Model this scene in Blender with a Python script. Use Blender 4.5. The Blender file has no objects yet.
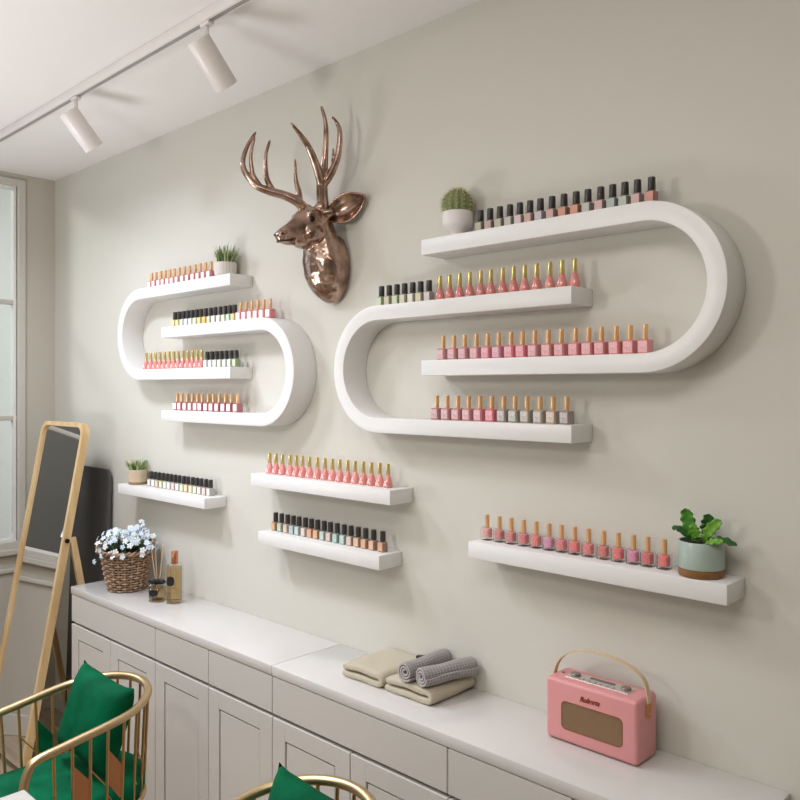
import bpy, bmesh, math, random
from mathutils import Vector, Matrix

random.seed(7)
S = bpy.context.scene
COL = S.collection
PI = math.pi

# ------------------------------------------------------------------ camera
cam_d = bpy.data.cameras.new('camera')
cam_d.sensor_width = 36.0
cam_d.lens = 36.0
cam_d.shift_y = -0.015
cam_d.clip_start = 0.01
cam = bpy.data.objects.new('camera', cam_d)
COL.objects.link(cam)
cam.location = (0.0, -1.736, 1.635)
ANG = math.atan2(832.0, 800.0)                 # heading measured from -X towards +Y
fwd = Vector((-math.cos(ANG), math.sin(ANG), 0.0))
cam.rotation_euler = fwd.to_track_quat('-Z', 'Y').to_euler()
S.camera = cam

# ------------------------------------------------------------------ world, lights, exposure
S.view_settings.view_transform = 'Standard'
S.view_settings.look = 'None'
S.view_settings.gamma = 1.0
S.view_settings.use_curve_mapping = False
S.view_settings.exposure = 0.0

world = bpy.data.worlds.new('world')
S.world = world
world.use_nodes = True
bg = world.node_tree.nodes['Background']
bg.inputs['Color'].default_value = (0.9, 0.95, 1.0, 1)
bg.inputs['Strength'].default_value = 0.25


def area_light(name, loc, target, size, power, color=(1, 1, 1), shape='DISK', size_y=None, spread=None):
    d = bpy.data.lights.new(name, 'AREA')
    d.shape = shape
    d.size = size
    if size_y:
        d.size_y = size_y
    d.energy = power
    d.color = color
    if spread:
        d.spread = spread
    o = bpy.data.objects.new(name, d)
    COL.objects.link(o)
    o.location = loc
    o.rotation_euler = (Vector(target) - Vector(loc)).to_track_quat('-Z', 'Y').to_euler()
    return o


def bulb(name, loc, radius, power, color):
    d = bpy.data.lights.new(name, 'POINT')
    d.energy = power
    d.shadow_soft_size = radius
    d.color = color
    o = bpy.data.objects.new(name, d)
    COL.objects.link(o)
    o.location = loc
    return o


# the pendant over the manicure table, a ceiling downlight near the far window, daylight through the far window
bulb('pendant_light', (-1.75, -1.85, 2.0), 0.13, 23.0, (1.0, 0.985, 0.955))
area_light('ceiling_downlight', (-2.95, -1.0, 2.66), (-2.90, -0.85, 0.0), 0.30, 14.5, (0.88, 0.94, 1.08), spread=2.7)
area_light('lower_wall_fill', (-2.2, -1.15, 2.66), (-2.2, -1.0, 0.0), 0.30, 9.0, (0.93, 0.96, 1.05), spread=2.0)  # added to lift the lower wall, no fixture behind it
area_light('window_daylight', (-4.75, -1.45, 1.75), (-2.5, -0.75, 1.5), 1.1, 13.0, (0.85, 0.94, 1.1), 'RECTANGLE', 1.6)
area_light('right_wall_fill', (-0.5, -1.6, 2.68), (-0.5, -1.4, 0.0), 1.2, 24.0, (1.0, 0.985, 0.96), 'RECTANGLE', 0.9)  # unseen fill put in to brighten the lower right wall
area_light('ceiling_fill', (-3.0, -1.45, 1.2), (-2.8, -1.15, 2.7), 0.7, 13.5, (0.95, 0.965, 1.02))  # made-up uplight outside the view, raises the ceiling brightness
area_light('next_room_fill', (-5.6, -1.6, 3.15), (-5.6, -1.5, 0.0), 0.8, 75.0, (1.0, 0.97, 0.92))  # added light so the walls behind the glazing are not black


# ------------------------------------------------------------------ materials
def lin(c):
    c = c / 255.0
    return c / 12.92 if c <= 0.04045 else ((c + 0.055) / 1.055) ** 2.4


def rgb(c):
    return (lin(c[0]), lin(c[1]), lin(c[2]), 1.0)


MC = {}


def mat(name, col, rough=0.5, metal=0.0, coat=0.0, sheen=0.0, vary=0.0, vscale=8.0, bump=0.0, bscale=60.0, spec=0.5, trans=0.0):
    if name in MC:
        return MC[name]
    m = bpy.data.materials.new(name)
    m.use_nodes = True
    nt = m.node_tree
    p = nt.nodes['Principled BSDF']
    p.inputs['Base Color'].default_value = rgb(col)
    p.inputs['Roughness'].default_value = rough
    p.inputs['Metallic'].default_value = metal
    p.inputs['Coat Weight'].default_value = coat
    p.inputs['Coat Roughness'].default_value = 0.08
    p.inputs['Sheen Weight'].default_value = sheen
    p.inputs['Specular IOR Level'].default_value = spec
    p.inputs['Transmission Weight'].default_value = trans
    if vary or bump:
        tc = nt.nodes.new('ShaderNodeTexCoord')
    if vary:
        n = nt.nodes.new('ShaderNodeTexNoise')
        n.inputs['Scale'].default_value = vscale
        n.inputs['Detail'].default_value = 4
        nt.links.new(tc.outputs['Object'], n.inputs['Vector'])
        r = nt.nodes.new('ShaderNodeValToRGB')
        b = rgb(col)
        r.color_ramp.elements[0].position = 0.3
        r.color_ramp.elements[1].position = 0.7
        r.color_ramp.elements[0].color = tuple(min(1, x * (1 - vary)) for x in b[:3]) + (1,)
        r.color_ramp.elements[1].color = tuple(min(1, x * (1 + vary)) for x in b[:3]) + (1,)
        nt.links.new(n.outputs['Fac'], r.inputs['Fac'])
        nt.links.new(r.outputs['Color'], p.inputs['Base Color'])
    if bump:
        n2 = nt.nodes.new('ShaderNodeTexNoise')
        n2.inputs['Scale'].default_value = bscale
        n2.inputs['Detail'].default_value = 3
        nt.links.new(tc.outputs['Object'], n2.inputs['Vector'])
        bp = nt.nodes.new('ShaderNodeBump')
        bp.inputs['Strength'].default_value = bump
        bp.inputs['Distance'].default_value = 0.004
        nt.links.new(n2.outputs['Fac'], bp.inputs['Height'])
        nt.links.new(bp.outputs['Normal'], p.inputs['Normal'])
    MC[name] = m
    return m


def thin_glass(name, tint=(255, 255, 255), refl=0.12, rough=0.02):
    """clear pane: transparent with a fresnel-weighted reflection"""
    if name in MC:
        return MC[name]
    m = bpy.data.materials.new(name)
    m.use_nodes = True
    nt = m.node_tree
    nt.nodes.clear()
    out = nt.nodes.new('ShaderNodeOutputMaterial')
    tr = nt.nodes.new('ShaderNodeBsdfTransparent')
    tr.inputs['Color'].default_value = rgb(tint)
    gl = nt.nodes.new('ShaderNodeBsdfGlossy')
    gl.inputs['Roughness'].default_value = rough
    lw = nt.nodes.new('ShaderNodeLayerWeight')
    lw.inputs['Blend'].default_value = refl
    mx = nt.nodes.new('ShaderNodeMixShader')
    nt.links.new(lw.outputs['Fresnel'], mx.inputs['Fac'])
    nt.links.new(tr.outputs[0], mx.inputs[1])
    nt.links.new(gl.outputs[0], mx.inputs[2])
    nt.links.new(mx.outputs[0], out.inputs['Surface'])
    MC[name] = m
    return m


def speckle(name, c1, c2, scale, rough=0.3, lo=0.42, hi=0.58, coat=0.0, kind='noise'):
    if name in MC:
        return MC[name]
    m = mat(name, c1, rough, coat=coat)
    nt = m.node_tree
    p = nt.nodes['Principled BSDF']
    tc = nt.nodes.new('ShaderNodeTexCoord')
    if kind == 'noise':
        n = nt.nodes.new('ShaderNodeTexNoise')
        n.inputs['Detail'].default_value = 2
        out = n.outputs['Fac']
    else:
        n = nt.nodes.new('ShaderNodeTexVoronoi')
        out = n.outputs['Distance']
    n.inputs['Scale'].default_value = scale
    nt.links.new(tc.outputs['Object'], n.inputs['Vector'])
    r = nt.nodes.new('ShaderNodeValToRGB')
    r.color_ramp.elements[0].position = lo
    r.color_ramp.elements[1].position = hi
    r.color_ramp.elements[0].color = rgb(c1)
    r.color_ramp.elements[1].color = rgb(c2)
    nt.links.new(out, r.inputs['Fac'])
    nt.links.new(r.outputs['Color'], p.inputs['Base Color'])
    return m


def wood(name, c1, c2, scale=6.0, rough=0.45, axis=2):
    if name in MC:
        return MC[name]
    m = mat(name, c1, rough)
    nt = m.node_tree
    p = nt.nodes['Principled BSDF']
    tc = nt.nodes.new('ShaderNodeTexCoord')
    mp = nt.nodes.new('ShaderNodeMapping')
    sc = [scale * 6, scale * 6, scale * 6]
    sc[axis] = scale * 0.5
    mp.inputs['Scale'].default_value = sc
    n = nt.nodes.new('ShaderNodeTexNoise')
    n.inputs['Scale'].default_value = 1.0
    n.inputs['Detail'].default_value = 6
    r = nt.nodes.new('ShaderNodeValToRGB')
    r.color_ramp.elements[0].position = 0.35
    r.color_ramp.elements[1].position = 0.65
    r.color_ramp.elements[0].color = rgb(c1)
    r.color_ramp.elements[1].color = rgb(c2)
    nt.links.new(tc.outputs['Object'], mp.inputs['Vector'])
    nt.links.new(mp.outputs['Vector'], n.inputs['Vector'])
    nt.links.new(n.outputs['Fac'], r.inputs['Fac'])
    nt.links.new(r.outputs['Color'], p.inputs['Base Color'])
    return m


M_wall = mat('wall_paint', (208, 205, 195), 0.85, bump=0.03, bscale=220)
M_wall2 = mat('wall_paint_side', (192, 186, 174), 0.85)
M_ceil = mat('ceiling_paint', (238, 235, 232), 0.9)
M_floor = wood('floor_boards', (178, 158, 136), (154, 134, 112), 2.0, 0.5, axis=0)
M_trim = mat('trim_paint', (200, 196, 186), 0.5)
M_dark = mat('dark_void_paint', (110, 106, 105), 0.8)
M_pale = mat('pale_room_paint', (222, 222, 218), 0.9)
M_shelf = mat('shelf_lacquer', (229, 227, 225), 0.38)
M_cab = mat('cabinet_lacquer', (203, 198, 192), 0.35)
M_gapm = mat('cabinet_shadow_channel', (120, 114, 110), 0.6)
M_top = mat('worktop_lacquer', (212, 208, 205), 0.14, coat=0.3)
M_gold = mat('brushed_gold', (208, 182, 142), 0.36, 1.0)
M_gold2 = mat('spindle_gold', (200, 164, 116), 0.4, 1.0)
M_velvet = mat('green_velvet', (0, 86, 55), 0.8, spec=0.1, vary=0.3, vscale=14, bump=0.15, bscale=40)
M_leather = mat('tan_leather', (178, 116, 70), 0.5, vary=0.1)
M_ash = wood('ash_wood', (220, 190, 142), (200, 164, 114), 4.0, 0.45, axis=2)
M_mirror = mat('mirror_silver', (235, 235, 235), 0.02, 1.0)
M_black = mat('black_plastic', (28, 26, 26), 0.35)
M_glass = thin_glass('clear_glass', refl=.08)
M_pane = thin_glass('window_pane_glass', (236, 240, 240), 0.15)
M_soil = mat('potting_soil', (38, 30, 24), 0.95, bump=0.6, bscale=90)
M_lampw = mat('lamp_white', (230, 224, 220), 0.3)
M_capg = mat('polish_cap_gold', (238, 190, 138), 0.3, 0.5)
M_capy = mat('polish_cap_pale_gold', (222, 202, 138), 0.25, 0.7)
M_capd = mat('polish_cap_black', (56, 52, 51), 0.3)
M_neck = mat('polish_neck_dark', (90, 60, 50), 0.4)


# ------------------------------------------------------------------ mesh helpers
def new():
    return bmesh.new()


def xform(bm, verts, mtx):
    bmesh.ops.transform(bm, matrix=mtx, verts=verts)


def box(bm, x0, y0, z0, x1, y1, z1, bev=0.0, seg=2, mtx=None):
    r = bmesh.ops.create_cube(bm, size=1.0)
    vs = r['verts']
    for v in vs:
        v.co = Vector((x0 + (v.co.x + .5) * (x1 - x0), y0 + (v.co.y + .5) * (y1 - y0), z0 + (v.co.z + .5) * (z1 - z0)))
    if bev > 0:
        es = list({e for v in vs for e in v.link_edges})
        rr = bmesh.ops.bevel(bm, geom=es, offset=bev, segments=seg, affect='EDGES', profile=0.5, clamp_overlap=True)
        vs = list({v for f in rr['faces'] for v in f.verts} | {v for v in vs if v.is_valid})
    if mtx is not None:
        xform(bm, [v for v in vs if v.is_valid], mtx)
    return vs


def rings(bm, rs, closed=False, caps=True, ring_closed=True):
    """skin a list of equal-length point rings"""
    vr = [[bm.verts.new(p) for p in r] for r in rs]
    n = len(vr[0])
    m = len(vr)
    for i in range(m if closed else m - 1):
        a, b = vr[i], vr[(i + 1) % m]
        for k in range(n if ring_closed else n - 1):
            q = (a[k], a[(k + 1) % n], b[(k + 1) % n], b[k])
            try:
                bm.faces.new(q)
            except ValueError:
                pass
    if caps and not closed and ring_closed:
        for r in (vr[0], vr[-1]):
            try:
                bm.faces.new(r)
            except ValueError:
                pass
    return [v for r in vr for v in r]


def lathe(bm, prof, seg=24, center=(0, 0, 0), axis=None, cap=True):
    rs = []
    for r, z in prof:
        rs.append([Vector((center[0] + r * math.cos(2 * PI * k / seg), center[1] + r * math.sin(2 * PI * k / seg), center[2] + z)) for k in range(seg)])
    return rings(bm, rs, caps=cap)


def catmull(pts, n=6):
    P = [Vector(p) for p in pts]
    P = [P[0] * 2 - P[1]] + P + [P[-1] * 2 - P[-2]]
    out = []
    for i in range(1, len(P) - 2):
        for k in range(n):
            t = k / n
            a, b, c, d = P[i - 1], P[i], P[i + 1], P[i + 2]
            out.append(0.5 * ((2 * b) + (c - a) * t + (2 * a - 5 * b + 4 * c - d) * t * t + (3 * b - a - 3 * c + d) * t ** 3))
    out.append(P[-2])
    return out


def lerp_list(vals, n_out):
    out = []
    m = len(vals) - 1
    for i in range(n_out):
        t = i / (n_out - 1) * m
        k = min(int(t), m - 1)
        out.append(vals[k] + (vals[k + 1] - vals[k]) * (t - k))
    return out


def tube(bm, pts, r, seg=8, closed=False, flat=None, up=None):
    """sweep a circle (or a flat w x t section) along points"""
    P = [Vector(p) for p in pts]
    n = len(P)
    R = r if isinstance(r, (list, tuple)) else [r] * n
    rs = []
    prev = None
    for i in range(n):
        if closed:
            t = (P[(i + 1) % n] - P[i - 1]).normalized()
        else:
            t = (P[min(i + 1, n - 1)] - P[max(i - 1, 0)]).normalized()
        if prev is None:
            u = Vector(up) if up else (Vector((0, 0, 1)) if abs(t.z) < 0.9 else Vector((1, 0, 0)))
        else:
            u = prev
        u = (u - t * u.dot(t))
        if u.length < 1e-6:
            u = t.orthogonal()
        u.normalize()
        prev = u
        w = t.cross(u)
        if flat:
            a, b = flat[0] / 2 * R[i], flat[1] / 2 * R[i]
            ring = [P[i] + w * a + u * b, P[i] - w * a + u * b, P[i] - w * a - u * b, P[i] + w * a - u * b]
        else:
            ring = [P[i] + (u * math.cos(2 * PI * k / seg) + w * math.sin(2 * PI * k / seg)) * R[i] for k in range(seg)]
        rs.append(ring)
    return rings(bm, rs, closed=closed)


def cyl(bm, p0, p1, r0, r1=None, seg=12):
    return tube(bm, [p0, p1], [r0, r0 if r1 is None else r1], seg)


def rrect(w, d, r, seg=4):
    """rounded rectangle outline in XY, centred"""
    pts = []
    for cx, cy, a0 in ((w / 2 - r, d / 2 - r, 0), (-w / 2 + r, d / 2 - r, PI / 2), (-w / 2 + r, -d / 2 + r, PI), (w / 2 - r, -d / 2 + r, 1.5 * PI)):
        for k in range(seg + 1):
            a = a0 + PI / 2 * k / seg
            pts.append((cx + r * math.cos(a), cy + r * math.sin(a)))
    return pts


def sphere(bm, c, r, seg=12, rg=8, scale=(1, 1, 1)):
    rr = bmesh.ops.create_uvsphere(bm, u_segments=seg, v_segments=rg, radius=r)
    for v in rr['verts']:
        v.co = Vector((c[0] + v.co.x * scale[0], c[1] + v.co.y * scale[1], c[2] + v.co.z * scale[2]))
    return rr['verts']


def mesh_of(name, bm, m, smooth=True, angle=35):
    bmesh.ops.recalc_face_normals(bm, faces=bm.faces[:])
    me = bpy.data.meshes.new(name)
    bm.to_mesh(me)
    bm.free()
    for mm in (m if isinstance(m, (list, tuple)) else [m]):
        me.materials.append(mm)
    if smooth:
        for p in me.polygons:
            p.use_smooth = True
        me.set_sharp_from_angle(angle=math.radians(angle))
    return me


def link(name, me, parent=None, loc=None, rot=None):
    o = bpy.data.objects.new(name, me)
    COL.objects.link(o)
    if parent is not None:
        o.parent = parent
    if loc is not None:
        o.location = loc
    if rot is not None:
        o.rotation_euler = rot
    return o


def obj(name, bm, m, parent=None, smooth=True, angle=35, loc=None, rot=None):
    return link(name, mesh_of(name, bm, m, smooth, angle), parent, loc, rot)


def tag(o, label, cat, group=None, kind=None):
    n = len(label.split())
    assert 4 <= n <= 16, (n, label)
    o['label'] = label
    o['category'] = cat
    if group:
        o['group'] = group
    if kind:
        o['kind'] = kind
    return o


def thing(name, label, cat, loc=(0, 0, 0), rz=0.0, group=None):
    o = bpy.data.objects.new(name, None)
    o.empty_display_size = 0.03
    COL.objects.link(o)
    o.location = loc
    o.rotation_euler = (0, 0, rz)
    return tag(o, label, cat, group)


def struct(name, bm, m, parent=None, smooth=False):
    o = obj(name, bm, m, parent, smooth=smooth)
    if parent is None:
        o['kind'] = 'structure'
    return o


# ------------------------------------------------------------------ room shell
XL, XR, YF, ZC = -4.13, 2.2, -3.4, 2.70

b = new(); box(b, XL - 0.12, 0.0, 0, XR + .1, 0.12, ZC); struct('wall_back', b, M_wall)
b = new(); box(b, XL - 3.2, YF - .1, -0.1, XR + .1, 0.12, 0.0); struct('floor', b, M_floor)
b = new(); box(b, XL - 0.12, YF - .1, ZC, XR + .1, 0.12, ZC + .1); struct('ceiling', b, M_ceil)
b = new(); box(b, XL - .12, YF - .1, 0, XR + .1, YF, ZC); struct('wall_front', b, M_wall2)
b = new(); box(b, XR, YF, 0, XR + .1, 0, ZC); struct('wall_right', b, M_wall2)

# far wall with a tall glazed opening
WY0, WY1, WZ0, WZ1 = -2.35, -0.15, 0.84, 2.672
b = new()
box(b, XL - .12, WY1, 0, XL, 0.0, ZC)
box(b, XL - .12, YF, 0, XL, WY0, ZC)
box(b, XL - .12, WY0, 0, XL, WY1, WZ0)
box(b, XL - .12, WY0, WZ1, XL, WY1, ZC)
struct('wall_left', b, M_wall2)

win = new()
fw = 0.036
box(win, XL - .07, WY1 - fw, WZ0, XL + .012, WY1, WZ1, .003)
box(win, XL - .07, WY0, WZ0, XL + .012, WY0 + fw, WZ1, .003)
box(win, XL - .068, WY0 + fw - .001, WZ0, XL + .010, WY1 - fw + .001, WZ0 + .035, .003)
box(win, XL - .068, WY0 + fw - .001, WZ1 - .035, XL + .010, WY1 - fw + .001, WZ1, .003)
w1 = struct('window_1', win, M_trim)
b = new()
for yc in (-0.88, -1.62):
    box(b, XL - .055, yc - .03, WZ0 + .03, XL, yc + .03, WZ1 - .03, .003)
for zc in (1.485, 2.062):
    box(b, XL - .05, WY0 + .02, zc - .011, XL - .01, WY1 - .02, zc + .011, .002)
obj('glazing_bar', b, M_trim, w1)
b = new()
for y0, y1 in ((-.19, -.85), (-.91, -1.59), (-1.65, -2.31)):
    for (za, zb) in ((WZ0 + .035, WZ1 - .035),):
        for k, yy in enumerate((y0, y1 + .012)):
            box(b, XL - .048, yy - .012, za, XL - .008, yy, zb)
        box(b, XL - .046, y1 + .0125, za, XL - .010, y0 - .0125, za + .012)
        box(b, XL - .046, y1 + .0125, zb - .012, XL - .010, y0 - .0125, zb)
obj('sash', b, mat('sash_white', (232, 231, 226), 0.4), w1)
b = new()
box(b, XL - .034, WY0 + .03, WZ0 + .03, XL - .028, WY1 - .03, WZ1 - .03)
obj('pane', b, M_pane, w1)

b = new()
box(b, XL, WY0 - .05, WZ0 - .028, XL + .03, WY1 + .02, WZ0, .004)
struct('trim_1', b, M_trim)
b = new()
box(b, XL, YF, 0.722, XL + .014, -0.001, 0.745, .005)
struct('trim_2', b, M_trim)
b = new(); box(b, XL, YF, 0, XL + .014, -0.001, 0.10, .004); struct('baseboard_left', b, M_trim)
b = new(); box(b, XL + .015, -.014, 0, -3.32, -0.0005, 0.10, .004); struct('baseboard_back', b, M_trim)

# next room through the glazing: pale side wall, dark-painted walls standing for unlit void
b = new(); box(b, XL - 3.2, 0.0, 0, XL - .125, 0.1, 3.2); struct('wall_beyond', b, M_pale)
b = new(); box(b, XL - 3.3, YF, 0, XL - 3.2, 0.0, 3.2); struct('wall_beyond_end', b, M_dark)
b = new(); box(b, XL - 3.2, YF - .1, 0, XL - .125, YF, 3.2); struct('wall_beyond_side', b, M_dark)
b = new(); box(b, XL - 3.2, YF, 3.2, XL - .125, 0.1, 3.3); struct('ceiling_beyond', b, M_pale)


# ------------------------------------------------------------------ sideboards
PITCH = 0.344
DEP = 0.2765
TOPZ = 0.8065


def sideboard(x0, label):
    w = PITCH * 4
    t = thing('sideboard', label, 'sideboard', (x0, 0, 0), 0, 'white sideboards along the wall')
    f = -DEP
    c = new()
    box(c, 0.0, f + .030, 0.10, w, -0.001, .775)            # carcass behind the fronts
    box(c, 0.0, f + .012, 0.0, w, -0.001, .115)             # plinth
    obj('carcass', c, M_cab, t, smooth=False)
    c = new()
    box(c, 0.006, f + .028, .644, w - .002, f + .0305, .662)
    obj('finger_channel', c, M_cab, t, smooth=False)
    c = new()
    box(c, 0.0, f - .003, .776, w - .0012, -0.001, TOPZ, .003)
    obj('top', c, M_top, t)
    g = 0.0016
    for a, k in ((0, 2), (2, 1), (3, 1)):
        c = new()
        box(c, a * PITCH + g, f, .662, (a + k) * PITCH - g, f + .030, .7735, .0025)
        obj('drawer', c, M_cab, t, smooth=False)
    for a in range(4):
        c = new()
        xa, xb = a * PITCH + g, (a + 1) * PITCH - g
        z0, z1 = .118, .651
        st, rl = .060, .055
        # stiles and rails with a stepped recess
        box(c, xa, f, z0, xa + st, f + .024, z1, .002)
        box(c, xb - st, f, z0, xb, f + .024, z1, .002)
        box(c, xa + st - .001, f + .0002, z1 - rl, xb - st + .001, f + .0238, z1, .0018)
        box(c, xa + st - .001, f + .0002, z0, xb - st + .001, f + .0238, z0 + rl, .0018)
        d = obj('door', c, M_cab, t, smooth=False)
        c = new()
        box(c, xa + st + .0045, f + .003, z0 + rl + .0045, xb - st - .0045, f + .020, z1 - rl - .0045, .001, 1)
        box(c, xa + st - .003, f + .016, z0 + rl - .003, xb - st + .003, f + .022, z1 - rl + .003)
        obj('door_panel', c, M_cab, d, smooth=False)
    return t


sideboard(-3.310, 'white low sideboard on the left carrying the flower basket and scent bottles')
sideboard(-3.310 + 4 * PITCH, 'white low sideboard on the right carrying the towels and pink radio')


# ------------------------------------------------------------------ wall shelves
SD = 0.098
TH = 0.043


def u_shelf(x_open, cx, zt, zb, label, group):
    """U-shaped shelf: two boards joined by a half round; opens towards x_open"""
    t = tag(bpy.data.objects.new('curved_shelf', None), label, 'shelf', group)
    bpy.data.objects.remove(t)
    sgn = 1 if cx > x_open else -1
    zc = (zt + zb - TH) / 2
    ro = (zt - (zb - TH)) / 2
    ri = ro - TH
    path = [((x_open, zt), (x_open, zt - TH))]
    N = 40
    for k in range(N + 1):
        a = PI / 2 - PI * k / N
        path.append(((cx + sgn * ro * math.cos(a), zc + ro * math.sin(a)), (cx + sgn * ri * math.cos(a), zc + ri * math.sin(a))))
    path.append(((x_open, zb - TH), (x_open, zb)))
    ox, oz = cx, zc
    rs = []
    for (o, i) in path:
        rs.append([Vector((o[0] - ox, -SD, o[1] - oz)), Vector((i[0] - ox, -SD, i[1] - oz)),
                   Vector((i[0] - ox, -.0006, i[1] - oz)), Vector((o[0] - ox, -.0006, o[1] - oz))])
    bm = new()
    rings(bm, rs)
    bmesh.ops.recalc_face_normals(bm, faces=bm.faces[:])
    es = [e for e in bm.edges if len(e.link_faces) == 2 and e.calc_face_angle(0) > math.radians(50)]
    bmesh.ops.bevel(bm, geom=es, offset=.0022, segments=2, affect='EDGES', profile=.5)
    o = obj('curved_shelf', bm, M_shelf, None, loc=(ox, 0, oz))
    return tag(o, label, 'shelf', group)


ZA, ZB, ZCC, ZD = 2.0455, 1.8765, 1.7115, 1.547
GR = 'interlocking curved wall shelves'
u_shelf(-1.494, -0.8375, ZA, ZCC, 'large white U-shaped shelf on the right, rounded at its right end, carrying the cactus', GR)
u_shelf(-1.015, -1.6725, ZB, ZD, 'white U-shaped shelf right of the deer head, rounded at its left end', GR)
u_shelf(-2.417, -3.0755, ZA, ZCC, 'white U-shaped shelf at far left, rounded left end, carrying a grassy pot', GR)
u_shelf(-2.896, -2.2415, ZB, ZD, 'white U-shaped shelf left of the deer, rounded at its right end', GR)


def board(x0, x1, z, label, th=TH):
    bm = new()
    box(bm, x0 - (x0 + x1) / 2, -SD, -th, x1 - (x0 + x1) / 2, -.0006, 0, .0024, 2)
    o = obj('wall_shelf', bm, M_shelf, None, loc=((x0 + x1) / 2, 0, z))
    tag(o, label, 'shelf', 'straight floating wall shelves')


board(-2.292, -1.615, 1.340, 'straight white floating shelf under the deer holding cone-shaped pink polishes')
board(-2.250, -1.660, 1.1455, 'straight white floating shelf just above the sideboard holding black-capped tan and teal polishes')
board(-3.258, -2.583, 1.224, 'straight white floating shelf above the flower basket', .040)
board(-1.327, -0.650, 1.233, 'straight white floating shelf above the pink radio with the leafy plant')


# ------------------------------------------------------------------ nail polish bottles
MESH = {}


def cached(key, fn):
    if key not in MESH:
        MESH[key] = fn()
    return MESH[key]


def rr_loft(bm, secs, seg=3):
    """secs: (z, w, d, r)"""
    rs = []
    for z, w, d, r in secs:
        rs.append([Vector((x, y, z)) for x, y in rrect(w, d, r, seg)])
    return rings(bm, rs)


def body_square(m, w=.0285, h=.033, z0=0.0):
    bm = new()
    rr_loft(bm, [(z0, w - .003, w - .003, .005), (z0 + .0012, w, w, .006), (z0 + h - .003, w, w, .006), (z0 + h - .0005, w - .004, w - .004, .006), (z0 + h, .012, .012, .0055)])
    return mesh_of('bottle_body', bm, m)


def body_cone(m):
    bm = new()
    lathe(bm, [(.0118, 0), (.0132, .0012), (.0136, .006), (.0129, .013), (.0110, .022), (.0086, .030), (.0062, .0365)], 18)
    return mesh_of('bottle_body', bm, m, angle=50)


def cap_mesh(m, r, z0, h, taper=1.0, seg=14):
    bm = new()
    lathe(bm, [(r * .8, z0 - .003), (r, z0), (r * taper, z0 + h - .0008), (r * taper * .88, z0 + h)], seg)
    return mesh_of('cap', bm, m)


def label_mesh(m, w, z0, z1, y):
    bm = new()
    box(bm, -w / 2, y - .0005, z0, w / 2, y + .0006, z1, .0004, 1)
    return mesh_of('label', bm, m)


def mark_a(m):
    """white letter A applied to the slope of the cone bottle"""
    bm = new()
    def P(x, z):
        pr = [(0, .0130), (.006, .0136), (.013, .0129), (.022, .0110), (.030, .0086), (.0365, .0062)]
        r = next(a[1] + (c_[1] - a[1]) * (z - a[0]) / (c_[0] - a[0]) for a, c_ in zip(pr, pr[1:]) if z <= c_[0]) + .0004
        return Vector((x, -math.sqrt(max(r * r - x * x, 1e-8)), z))
    for pts in ([(-.0068, .004), (-.0038, .0115), (-.0006, .0200)], [(.0068, .004), (.0038, .0115), (.0006, .0200)], [(-.0046, .0098), (0, .0096), (.0046, .0098)]):
        tube(bm, [P(*p) for p in pts], .0014, 6)
    return mesh_of('letter_mark', bm, m)


M_white_mark = mat('letter_white', (250, 226, 222), 0.4)
M_label_w = mat('label_white', (250, 240, 240), 0.4)


def c3(c, f):
    return tuple(max(0, min(255, int(x * f))) for x in c)


def mix(c, d, t):
    return tuple(int(a + (q - a) * t) for a, q in zip(c, d))


ORD = ['first', 'second', 'third', 'fourth', 'fifth', 'sixth', 'seventh', 'eighth', 'ninth', 'tenth', 'eleventh', 'twelfth', 'thirteenth',
       'fourteenth', 'fifteenth', 'sixteenth', 'seventeenth', 'eighteenth', 'nineteenth', 'twentieth']


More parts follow.
